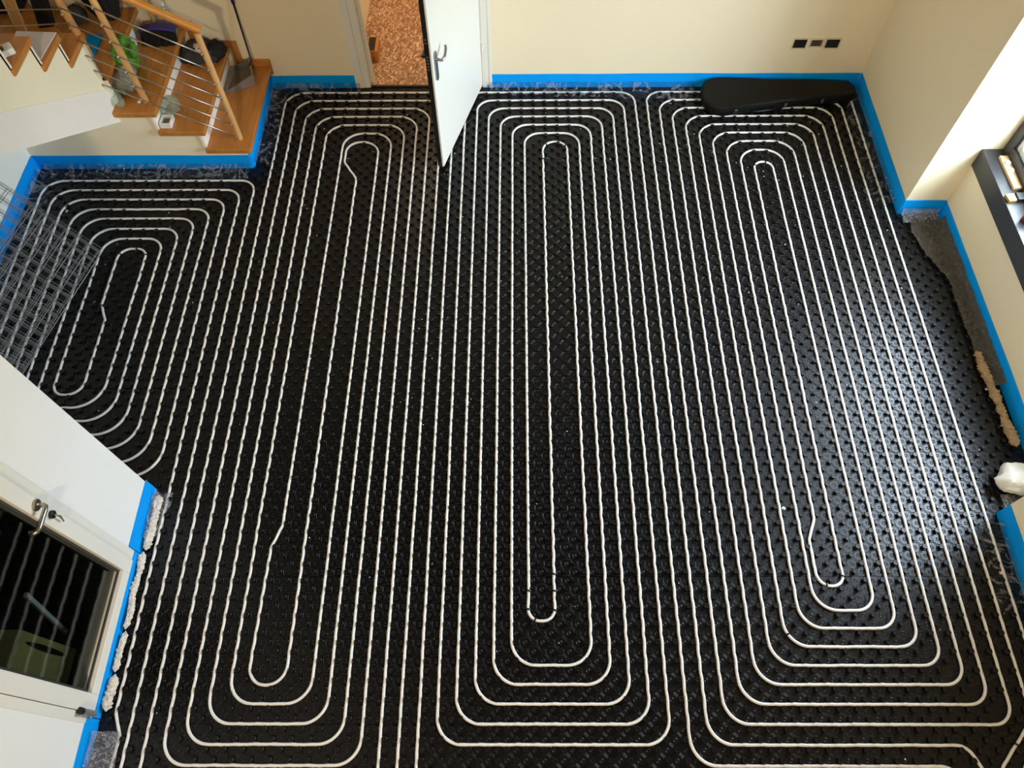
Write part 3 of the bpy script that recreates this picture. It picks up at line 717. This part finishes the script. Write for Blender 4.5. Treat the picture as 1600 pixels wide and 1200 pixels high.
hp = [(-22.15, 42.05, 11.75), (-22.6, 42.05, 12.02), (-25.5, 42.05, 12.02 + 2.9 * .6), (-29, 42.05, 12.02 + 6.4 * .6), (-31.2, 42.05, 12.02 + 8.6 * .6)]
MB().tube(hp, .27, 12).build('handrail', 'rail', rl, smooth=40)
MB().tube([(-22.5, 42.1, 11.5), (-22.5, 42.08, 11.95)], .12, 10).build('bracket', 'steel', rl, smooth=40)
for zz in (11.92, 12.95, 14.1, 15.3):
    MB().tube([(-31.0, 42.8, zz - .1), (-31.0, 33.0, zz - .1 + 9.8 * .66)], .055, 6).build('rod', 'steel', rl, smooth=True)

# ------------------------------------------------------------------ things on the stairs
dp = thing('dustpan', (-23.6, 49.3, TZ[0]), 'long-handled grey metal dustpan full of dust on the bottom stair', 'dustpan')
z = TZ[0] + .02
A_, B_, C_, D_ = (-24.75, 47.2), (-22.35, 48.4), (-23.0, 50.4), (-24.95, 50.2)
m = MB().prism([A_, B_, C_, D_], z, z + .06); m.build('pan', 'grey_metal', dp)
def wall2(p, q, h0, h1): 
    p, q = Vector(p), Vector(q); d = (q - p).normalized(); nn = Vector((-d.y, d.x)) * .05
    return MB().add([(p.x - nn.x, p.y - nn.y, z), (q.x - nn.x, q.y - nn.y, z), (q.x - nn.x, q.y - nn.y, z + h1), (p.x - nn.x, p.y - nn.y, z + h0), (p.x + nn.x, p.y + nn.y, z), (q.x + nn.x, q.y + nn.y, z), (q.x + nn.x, q.y + nn.y, z + h1), (p.x + nn.x, p.y + nn.y, z + h0)],
                    [(0, 1, 2, 3), (7, 6, 5, 4), (0, 4, 5, 1), (3, 2, 6, 7), (1, 5, 6, 2), (0, 3, 7, 4)])
wall2(A_, B_, .1, 1.0).build('side', 'grey_metal', dp); wall2(B_, C_, 1.0, 1.1).build('back', 'grey_metal', dp); wall2(C_, D_, 1.0, .15).build('side', 'grey_metal', dp)
MB().grid(lambda i, j: (-24.5 + 1.6 * i + .2 * j, 47.7 + .5 * i + 2.1 * j, z + .09 + .3 * i + .12 * abs(nz(i * 5, j * 5, 2))), 12, 12).build('dust', 'dust', dp, smooth=True)
MB().tube([(-22.75, 49.4, z + 1.0), (-22.6, 49.9, 3.6), (-22.73, YB - .25, 8.2)], .08, 8).build('handle', 'dark_metal', dp, smooth=True)
MB().tube([(-22.73, YB - .25, 8.0), (-22.8, YB - .2, 10.5)], .15, 8).build('grip', 'purple', dp, smooth=True)

bg_ = thing('cloth_bag', (-26.3, 49.3, TZ[1]), 'crumpled dark grey bag with pale print on the second stair', 'bag')
MB().blob((-26.4, 49.45, TZ[1] + .55), 1.55, 1.15, .8, .35, 1.1, 2, 36, TZ[1]).build('body', 'dark_cloth', bg_, smooth=True)
MB().blob((-25.2, 49.7, TZ[1] + .5), .9, .95, .7, .35, 1.3, 6, 28, TZ[1]).build('flap', 'black_cloth', bg_, smooth=True)
MB().grid(lambda i, j: (-26.75 + 1.1 * i + .1 * j, 48.75 - .35 * i + .75 * j, TZ[1] + 1.3 + .12 * nz(i * 3, j * 3, 1) - .35 * abs(i - .4) + .1 * j), 8, 8).build('print_patch', 'pink_print', bg_, smooth=True, solid=.03)

br = thing('broom', (-29, 49.6, TZ[2]), 'broom with purple head and black bristles on the third stair', 'broom')
MB().grid(lambda i, j: (-30.25 + 2.6 * i, 49.0 + .75 * j - .25 * math.sin(math.pi * i), TZ[2] + .75 + .55 * math.sin(math.pi * min(1, max(0, i))) ** .6 * (1 - .25 * abs(2 * j - 1))), 16, 8).build('head', 'purple', br, smooth=True, solid=.25)
m = MB()
for i in range(34):
    for j in range(5):
        x = -30.2 + 2.5 * i / 33; y = 49.05 + .6 * j / 4 - .2 * math.sin(math.pi * i / 33)
        m.tube([(x, y, TZ[2] + .85 + .3 * math.sin(math.pi * i / 33)), (x + random.uniform(-.08, .08), y - .35 + random.uniform(-.1, .1), TZ[2] + .01)], .06, 5)
o = m.build('bristles', 'bristle', br); o['kind'] = 'stuff'
MB().tube([(-29.0, 49.5, TZ[2] + 1.3), (-29.2, YB - .3, TZ[2] + 9)], .13, 8).build('handle', 'post', br, smooth=True)

def bottle(name, base, axis, h, r, label):
    t = thing(name, base, label, 'bottle')
    MB().lathe([(r * .85, 0), (r, .08 * h), (r * .93, .3 * h), (r, .34 * h), (r * .93, .4 * h), (r, .45 * h), (r, .62 * h), (r * .55, .82 * h), (r * .36, .88 * h), (r * .36, .93 * h)], base, 18, axis).build('body', 'clear', t, smooth=50)
    a = Vector(base) + Vector(axis).normalized() * (.92 * h)
    MB().lathe([(r * .42, 0), (r * .42, .08 * h)], a, 14, axis).build('cap', 'white_plastic', t, smooth=40)
    return t
bottle('plastic_bottle', (-30.0, 41.45, TZ[2] + .36), (-.55, .8, .12), 2.7, .36, 'clear green-tinted plastic bottle lying beside the green bag')
bottle('water_bottle', (-28.1, 50.2, TZ[2] + .02), (0, 0, 1), 2.6, .38, 'clear water bottle standing behind the broom')
gb = thing('plastic_bag', (-30.2, 44.6, TZ[2]), 'bulging green and grey plastic bag leaning by the second railing post', 'bag')
MB().blob((-30.3, 45.7, TZ[2] + 1.3), .75, 1.35, 1.4, .35, 1.4, 3, 32, TZ[2]).build('upper_part', 'green_bag', gb, smooth=True)
MB().blob((-30.0, 43.7, TZ[2] + .75), .7, 1.3, .85, .3, 1.4, 8, 32, TZ[2]).build('lower_part', 'grey_bag', gb, smooth=True)
MB().blob((-29.35, 45.4, TZ[2] + 1.9), .25, .55, .5, .3, 1.6, 4, 20).build('handle_loop', 'green_bag', gb, smooth=True)

wc = thing('white_tub', (-27.35, 41.75, TZ[1]), 'small white plastic tub at the edge of the second stair', 'tub')
def ring_box(x0, x1, y0, y1, z0, z1, t):
    return MB().box(x0, x1, y0, y1, z0, z0 + t).box(x0, x0 + t, y0, y1, z0 + t, z1).box(x1 - t, x1, y0, y1, z0 + t, z1).box(x0 + t, x1 - t, y0, y0 + t, z0 + t, z1).box(x0 + t, x1 - t, y1 - t, y1, z0 + t, z1)
ring_box(-27.85, -27.0, 41.25, 42.3, TZ[1], TZ[1] + .45, .1).build('body', 'white_plastic', wc, bevel=.02)
MB().box(-27.7, -27.15, 41.4, 42.15, TZ[1] + .12, TZ[1] + .2).build('insert', 'socket_brown', wc)
t = MB().blob((-27.45, 43.1, TZ[1] + .6), .75, .85, .6, .45, 1.2, 5, 40, TZ[1]).build('crumpled_cup', 'clear', smooth=30); tag(t, 'crumpled clear plastic packaging behind the white tub', 'packaging')
tag(MB().blob((-28.9, 42.0, TZ[2] + .08), .14, .12, .12, .4, 2, 1, 8, TZ[2]).build('paper_scrap', 'paper'), 'small white paper scrap on the third stair', 'paper')
def paper(i, j): return (-33.2 + 2.5 * i, 37.55 + 2.6 * j, TZ[6] + .03 + .05 * abs(nz(i * 2, j * 2, 4)))
tag(MB().prism([(-33.4, 40.3), (-30.75, 40.15), (-30.95, 37.5), (-33.2, 37.6)], TZ[6] + .01, TZ[6] + .06).build('paper_sheet', 'paper'), 'white sheet lying on a stair of the upper flight', 'paper')
dv = thing('white_device', (-31.5, 35.8, TZ[7]), 'small white device on the upper stair at the left edge', 'device')
MB().obox((-31.45, 35.75, TZ[7] + .2), (.35, .28, 0), (-.25, .33, 0), (0, 0, .2)).build('body', 'white_plastic', dv, bevel=.08)
MB().obox((-31.6, 35.62, TZ[7] + .41), (.12, .1, 0), (-.15, .2, 0), (0, 0, .02)).build('display', 'dark_metal', dv)
bp_ = thing('backpack', (-32.2, 49.4, TZ[3]), 'black backpack standing on the corner stair', 'backpack')
MB().blob((-32.3, 49.55, TZ[3] + 2.0), 1.35, 1.05, 2.1, .18, 1.0, 4, 28, TZ[3]).build('body', 'black_cloth', bp_, smooth=True)
MB().tube([(-31.9, 48.7, TZ[3] + 2.9), (-31.4, 48.3, TZ[3] + 2.0), (-31.6, 48.5, TZ[3] + .8)], .1, 8).build('strap', 'black_cloth', bp_, smooth=True)
tag(MB().box(-33.3, -32.2, 43.9, 47.4, TZ[3] + .0, TZ[3] + .12).build('foam_offcut', 'blue'), 'blue foam strip offcut on the corner stair', 'foam strip')
sw = MB().obox((-35.6, 44.9, TZ[4] + 4.2), (.33, 0, 0), (0, .12, .02), (.5, .6, 4.2)); tag(sw.build('wooden_slat', 'post', bevel=.03), 'pale wooden slat standing on the upper stair corner', 'slat')
sw = MB().obox((-36.9, 46.3, TZ[4] + 4.2), (.2, 0, 0), (0, .1, .02), (.3, .5, 4.2)); tag(sw.build('wooden_slat', 'sill_wood', bevel=.03), 'narrow greyish slat behind the pale wooden slat', 'slat')
tag(MB().obox((-34.9, 46.9, TZ[4] + 2.6), (.55, .1, 0), (0, .22, 0), (.2, .9, 2.6)).build('black_bag', 'black_case', bevel=.1), 'narrow black bag leaning beside the upper newel post', 'bag')
ck = thing('shade_filler', (-38.3, 48.9, TZ[4]), 'added dark shade crate in the upper stair corner', 'filler')  # dark box added in place of the shade below the upper flights
MB().box(-39.3, -37.5, 47.4, 50.6, TZ[4], TZ[4] + 3.6).build('body', 'black_case', ck, bevel=.06)
MB().box(-39.35, -37.4, 47.3, 50.7, TZ[4] + 3.6, TZ[4] + 3.9).build('lid', 'black_cloth', ck, bevel=.05)
tag(MB().blob((-34.6, 49.2, TZ[3] + .5), .8, .7, .6, .3, 1.5, 9, 22, TZ[3]).build('grey_pouch', 'dark_cloth', smooth=True), 'small dark grey pouch between backpack and newel post', 'pouch')

# ------------------------------------------------------------------ back door
fr = struct(MB().box(-13.95, -13.35, YB - .12, YB + 1.6, 0, 21.2).box(-3.6, -3.0, YB - .12, YB + 1.6, 0, 21.2).box(-13.35, -3.6, YB - .12, YB + 1.6, 20.7, 21.2)
            .box(-14.6, -13.95, YB - .16, YB, 0, 21.8).box(-3.0, -2.75, YB - .16, YB, 0, 21.8).box(-14.6, -2.75, YB - .16, YB, 21.2, 21.8).build('trim_1', 'frame_white', bevel=.03), 'white door frame of the back doorway', 'door frame')
MB().box(-13.35, -13.05, YB + .5, YB + .8, 0, 20.7).build('stop', 'frame_white', fr)
MB().box(-13.35, -3.6, YB - .1, YB + .1, -.1, .12).build('threshold', 'dark_metal', fr)
H = Vector((-3.6, YB - .2)); E_ = Vector((-6.5, 40.95)); dd = (E_ - H).normalized(); pn = Vector((dd.y, -dd.x))      # pn points to the hidden side
if pn.x > 0: pn = -pn
TK = 0.5
def leaf(a0, a1, t0, t1, z0, z1):
    p = [H + dd * a0 + pn * t0, H + dd * a1 + pn * t0, H + dd * a1 + pn * t1, H + dd * a0 + pn * t1]
    return MB().prism([tuple(q) for q in p], z0, z1)
LL = (E_ - H).length
dr = struct(leaf(0, LL, 0, .14, .32, 20.6).build('door_1', 'white_door', bevel=.015), 'open white door leaf standing into the room', 'door')
leaf(0.05, LL - .03, .14, TK, .32, 20.55).build('core', 'seal', dr)
lk = leaf(LL - .03, LL + .0, .2, .42, 9.0, 12.2).build('lock_plate', 'dark_metal', dr)
for zz in (9.3, 9.55, 9.8, 10.05, 10.3, 11.4, 11.65): leaf(LL, LL + .03, .24, .38, zz, zz + .12).build('lock_bolt', 'steel', lk)
hc = H + dd * (LL - .55)
def dpt(a, t, zz): q = H + dd * a + pn * t; return (q.x, q.y, zz)
prof_ = [(LL - .75, 8.4), (LL - .68, 8.25), (LL - .55, 8.2), (LL - .42, 8.25), (LL - .35, 8.4), (LL - .35, 10.3), (LL - .42, 10.45), (LL - .55, 10.5), (LL - .68, 10.45), (LL - .75, 10.3)]
m = MB(); n_ = len(prof_)
m.add([dpt(a, 0, zz) for a, zz in prof_] + [dpt(a, -.09, zz) for a, zz in prof_], [tuple(range(n_)), tuple(reversed(range(n_, 2 * n_)))] + [(i, (i + 1) % n_, n_ + (i + 1) % n_, n_ + i) for i in range(n_)])
hp_ = m.build('handle_plate', 'steel', dr, bevel=.02)
MB().tube([dpt(LL - .55, 0, 9.9), dpt(LL - .55, -.45, 9.9), dpt(LL - .62, -.55, 9.92), dpt(LL - 1.0, -.58, 10.0), dpt(LL - 1.45, -.5, 10.2), dpt(LL - 1.6, -.42, 10.35)], .1, 10).build('lever', 'steel', hp_, smooth=True)
MB().tube([dpt(LL - .55, TK, 9.9), dpt(LL - .55, TK + .45, 9.9), dpt(LL - 1.3, TK + .5, 9.95)], .11, 10).build('lever', 'dark_metal', dr, smooth=True)
for zz in (3.5, 10.5, 17.5): MB().tube([(H.x + .12, H.y - .02, zz), (H.x + .12, H.y - .02, zz + .9)], .11, 10).build('hinge', 'frame_white', dr, smooth=40)
bx = thing('brown_box', (-13.0, 55.0, .05), 'small brown wooden box on the hall floor beside the door frame', 'box')
MB().box(-13.9, -12.95, 54.2, 56.2, .05, 1.1).build('body', 'tread', bx, bevel=.03)
MB().box(-13.8, -13.2, 54.3, 56.1, 1.1, 1.14).build('opening', 'seal', bx)

# ------------------------------------------------------------------ sockets
for k, (x0, x1, kind, lab) in enumerate([(22.15, 23.2, 0, 'open black wall socket box, left one of three on the back wall'), (23.55, 24.5, 1, 'small brown wall socket, middle one of three on the back wall'), (24.8, 25.9, 0, 'open black wall socket box, right one of three on the back wall')]):
    t = thing('wall_socket', ((x0 + x1) / 2, YB, 3.7), lab, 'socket', 'sockets above the black case')
    ring = MB(); zz0, zz1, y0, y1 = 3.75, 4.55, YB - .08, YB
    if kind: zz0, zz1 = 3.9, 4.5
    q = .1
    ring.box(x0 - q, x1 + q, y0, y1, zz0 - q, zz0).box(x0 - q, x1 + q, y0, y1, zz1, zz1 + q).box(x0 - q, x0, y0, y1, zz0, zz1).box(x1, x1 + q, y0, y1, zz0, zz1)
    ring.build('surround', 'socket_plate', t)
    MB().box(x0, x1, YB - .03, YB, zz0, zz1).build('insert', 'socket_brown' if kind else 'socket_dark', t)
    if kind:
        for i in range(3): MB().box(x0 + .1, x1 - .15, YB - .06, YB - .03, zz0 + .08 + .17 * i, zz0 + .16 + .17 * i).build('slot', 'socket_dark', t)

# ------------------------------------------------------------------ black instrument case
cs = thing('instrument_case', (21.5, 48.7, .22), 'long black hard instrument case lying against the back corner', 'case')
out_ = [(15.05, 49.1), (15.15, 49.75), (15.55, 50.3), (16.35, 50.62), (17.5, 50.66), (21, 50.5), (27.3, 50.1), (27.85, 49.85), (28.1, 49.35), (28.0, 48.75), (27.55, 48.45), (23.9, 48.0), (20.5, 47.4), (17.35, 46.88), (16.5, 46.75), (15.75, 47.0), (15.25, 47.6), (15.05, 48.3)]
pp = []
P_ = [Vector(p) for p in out_]; n_ = len(P_)
for i in range(n_):          # smooth closed outline
    p0, p1, p2, p3 = P_[i - 1], P_[i], P_[(i + 1) % n_], P_[(i + 2) % n_]
    for t in (0, .25, .5, .75):
        pp.append(tuple(.5 * ((2 * p1) + (p2 - p0) * t + (2 * p0 - 5 * p1 + 4 * p2 - p3) * t * t + (3 * p1 - p0 - 3 * p2 + p3) * t ** 3)))
cen = Vector((21.3, 48.9))
def inset(poly, k): return [tuple(Vector(p) + (cen - Vector(p)).normalized() * k) for p in poly]
def shell(name, levels, mat):
    m = MB(); nn = len(pp); vs = []
    for k, z in levels: vs += [(x, y, z) for x, y in inset(pp, k)]
    fs = [(l * nn + i, l * nn + (i + 1) % nn, (l + 1) * nn + (i + 1) % nn, (l + 1) * nn + i) for l in range(len(levels) - 1) for i in range(nn)]
    fs += [tuple(reversed(range(nn))), tuple(range((len(levels) - 1) * nn, len(levels) * nn))]
    return m.add(vs, fs).build(name, mat, cs, smooth=35)
shell('body', [(.2, .23), (.06, .3), (.04, .62)], 'black_case')
shell('trim_seam', [(.0, .62), (.0, .68)], 'dark_metal')
shell('lid', [(.04, .68), (.05, .98), (.18, 1.1), (.5, 1.13)], 'black_case')
for xx, yy in ((17.7, 46.9), (22.0, 47.62), (25.2, 48.15)):
    MB().obox((xx, yy - .04, .68), (.14, .024, 0), (0, .03, 0), (0, 0, .2)).build('latch', 'steel', cs, bevel=.02)
MB().tube([(19.2, 47.1, .6), (19.25, 46.92, .62), (19.6, 46.9, .66), (20.6, 47.08, .66), (20.95, 47.2, .62), (21.0, 47.4, .6)], .09, 8).build('handle', 'clip', cs, smooth=True)
for xx, yy in ((19.2, 47.12), (21.0, 47.42)): MB().lathe([(.16, 0), (.16, .06)], (xx, yy, .6), 12, (0.16, -1, 0)).build('handle_mount', 'dark_metal', cs, smooth=40)

# ------------------------------------------------------------------ window, sill and things on it
tag(MB().box(XRR - .12, 33.9, 12.0, 36.2, 5.0, 6.5).build('window_sill', 'sill', bevel=.03), 'thick dark stone sill below the big window', 'window sill')
wn = struct(MB().box(33.3, 34.6, 12.0, 12.9, 6.5, 29.5).box(33.3, 34.6, 35.4, 36.2, 6.5, 29.5).box(33.3, 34.6, 12.9, 35.4, 6.5, 7.3).box(33.3, 34.6, 12.9, 35.4, 28.8, 29.5).box(33.3, 34.6, 23.8, 24.5, 7.3, 28.8).build('window_1', 'win_dark', bevel=.04), 'large dark framed window above the sill at the right', 'window')
for y0, y1 in ((12.9, 23.8), (24.5, 35.4)):
    sa = MB().box(33.5, 34.3, y0, y0 + .5, 7.3, 28.8).box(33.5, 34.3, y1 - .5, y1, 7.3, 28.8).box(33.5, 34.3, y0 + .5, y1 - .5, 7.3, 7.8).box(33.5, 34.3, y0 + .5, y1 - .5, 28.3, 28.8).build('sash', 'silver', wn, bevel=.08)
    MB().box(33.9, 33.96, y0 + .5, y1 - .5, 7.8, 28.3).build('pane', 'glass', sa)
wb = thing('wood_block', (33.05, 33.85, 6.5), 'light wooden board with two white knobs on the window sill', 'board')
MB().box(32.7, 33.28, 32.35, 35.35, 6.5, 6.72).build('board', 'sill_wood', wb, bevel=.03)
for yy in (34.6, 33.9): MB().lathe([(.16, 0), (.2, .05), (.17, .12), (.05, .15)], (33.0, yy, 6.72), 12).build('knob', 'white_plastic', wb, smooth=40)
bt = thing('scraper', (32.5, 31.5, 6.5), 'scraper with brass end and black grip lying across the sill', 'scraper')
MB().prism([(31.92, 31.75), (32.02, 31.15), (32.55, 31.2), (32.55, 31.85)], 6.51, 6.75).build('blade', 'brass', bt, bevel=.04)
MB().box(32.55, 33.28, 31.2, 31.85, 6.51, 6.85).build('grip', 'clip', bt, bevel=.06)
tag(MB().lathe([(.3, 0), (.38, .1), (.38, .6), (.3, .7), (.15, .75)], (32.75, 29.6, 6.5), 16).build('red_cap', 'red', smooth=40), 'red round cap on the window sill at the frame edge', 'cap')

# ------------------------------------------------------------------ glazed door in the white wall
gx0, gx1 = XF - .75, XF + .04
fo = struct(MB().box(gx0, gx1, 8.75, 9.3, 0.75, 21.5).box(gx0, gx1, -.1, .42, 0.75, 21.5).box(gx0, gx1, .42, 8.75, 20.9, 21.5).build('trim_2', 'frame_white', bevel=.02), 'white frame of the glazed door', 'door frame')
lf = struct(MB().box(gx0, gx1 + .1, 7.92, 8.72, .8, 20.85).box(gx0, gx1 + .1, .45, 1.35, .8, 20.85).box(gx0, gx1 + .1, 1.35, 7.92, .8, 1.55).box(gx0, gx1 + .1, 1.35, 7.92, 20.0, 20.85).build('door_2', 'frame_white', bevel=.03), 'white framed glazed door at the lower left', 'door')
MB().box(XF - .42, XF - .38, 1.3, 7.95, 1.5, 20.05).build('pane', 'door_glass', lf)
MB().box(XF - .2, XF - .1, 1.3, 1.5, 1.5, 20.05).box(XF - .2, XF - .1, 7.78, 7.95, 1.5, 20.05).box(XF - .2, XF - .1, 1.5, 7.78, 1.5, 1.68).build('glazing_bead', 'win_dark', lf)
ro = MB().lathe([(.3, 0), (.3, .1), (.26, .14)], (XF + .12, 8.42, 10.9), 18, (1, 0, 0)).build('rosette', 'steel', lf, smooth=40)
MB().tube([(XF + .15, 8.42, 10.9), (XF + .5, 8.42, 10.9), (XF + .62, 8.36, 10.9), (XF + .66, 8.2, 10.9), (XF + .66, 7.3, 10.9), (XF + .62, 7.12, 10.9), (XF + .5, 7.05, 10.9), (XF + .3, 7.05, 10.9)], .12, 10).build('handle', 'steel', ro, smooth=True)
MB().lathe([(.2, 0), (.2, .16), (.12, .2)], (XF + .14, 8.42, 9.6), 14, (1, 0, 0)).build('key_cylinder', 'dark_metal', lf, smooth=40)
MB().tube([(XF + .3, 8.42, 9.6), (XF + .42, 8.45, 9.3), (XF + .3, 8.4, 8.7)], .05, 6).build('key_ring', 'steel', lf, smooth=True)
hg = MB().tube([(XF + .25, .4, 1.0), (XF + .25, .4, 2.3)], .16, 12).build('hinge', 'galv', lf, smooth=40)
MB().tube([(XF + .25, .4, 2.3), (XF + .25, .4, 2.55)], .18, 12).build('hinge_cap', 'clip', hg, smooth=40)
kb = thing('khaki_box', (-26.2, 2.9, 0), 'khaki box with a dark oval slot behind the glazed door', 'box')
MB().box(-27.4, -25.6, 2.0, 3.85, .0, 5.4).build('body', 'khaki', kb, bevel=.04)
sp_ = [(3.35 + .15 * math.cos(a), 2.9 + 1.9 * math.sin(a) if abs(math.sin(a)) < .9 else 2.9 + 1.9 * math.sin(a)) for a in [2 * math.pi * k / 20 for k in range(20)]]
MB().prism(sp_, -25.6, -25.55, 'x').build('slot', 'clip', kb)
tag(MB().obox((-26.5, 5.3, 2.3), (.1, 0, 0), (0, .12, 0), (0, .5, 2.3)).build('pale_stick', 'white_plastic', bevel=.02), 'short pale stick behind the glazed door pane', 'stick')

# ------------------------------------------------------------------ welded wire mesh sheets leaning in the alcove
def sheet(k):
    random.seed(40 + k)
    A0 = Vector((-31.7, 32.4, .26)) + Vector((-.07 * k + random.uniform(-.05, .05), random.uniform(-.3, .2), .02 * k))
    ta = math.radians(257 + random.uniform(-.7, .7)); a = Vector((math.cos(ta), math.sin(ta), 0))
    perp = Vector((-a.y, a.x, 0)); perp = -perp if perp.x > 0 else perp
    el = math.radians(51.5 + random.uniform(-.5, 1.0) + 0.7 * k); bvec = perp * math.cos(el) + Vector((0, 0, 1)) * math.sin(el)
    W, Hh = 11.2, 7.7; m = MB(); r = .017
    nrm = a.cross(bvec).normalized()
    na, nb = int(W / .8), int(Hh / .8)
    def P(s, t): 
        sag = .06 * math.sin(math.pi * s / W) * math.sin(math.pi * t / Hh) * (k % 2 - .5)
        return A0 + a * s + bvec * t + nrm * sag
    for i in range(na + 1):
        s = W * i / na; m.tube([P(s, Hh * q / 5) for q in range(6)], r, 4)
    for j in range(nb + 1):
        t = Hh * j / nb; m.tube([P(W * q / 6, t) + nrm * .04 for q in range(7)], r, 4)
    return m
labs = ['foremost welded wire mesh sheet of the stack leaning in the alcove', 'second welded wire mesh sheet of the leaning stack', 'third welded wire mesh sheet of the leaning stack', 'fourth welded wire mesh sheet of the leaning stack', 'fifth welded wire mesh sheet of the leaning stack', 'rearmost welded wire mesh sheet nearest the left wall']
for k in range(6):
    tag(sheet(k).build('wire_mesh_sheet', 'galv'), labs[k], 'wire mesh', 'stack of welded wire mesh')
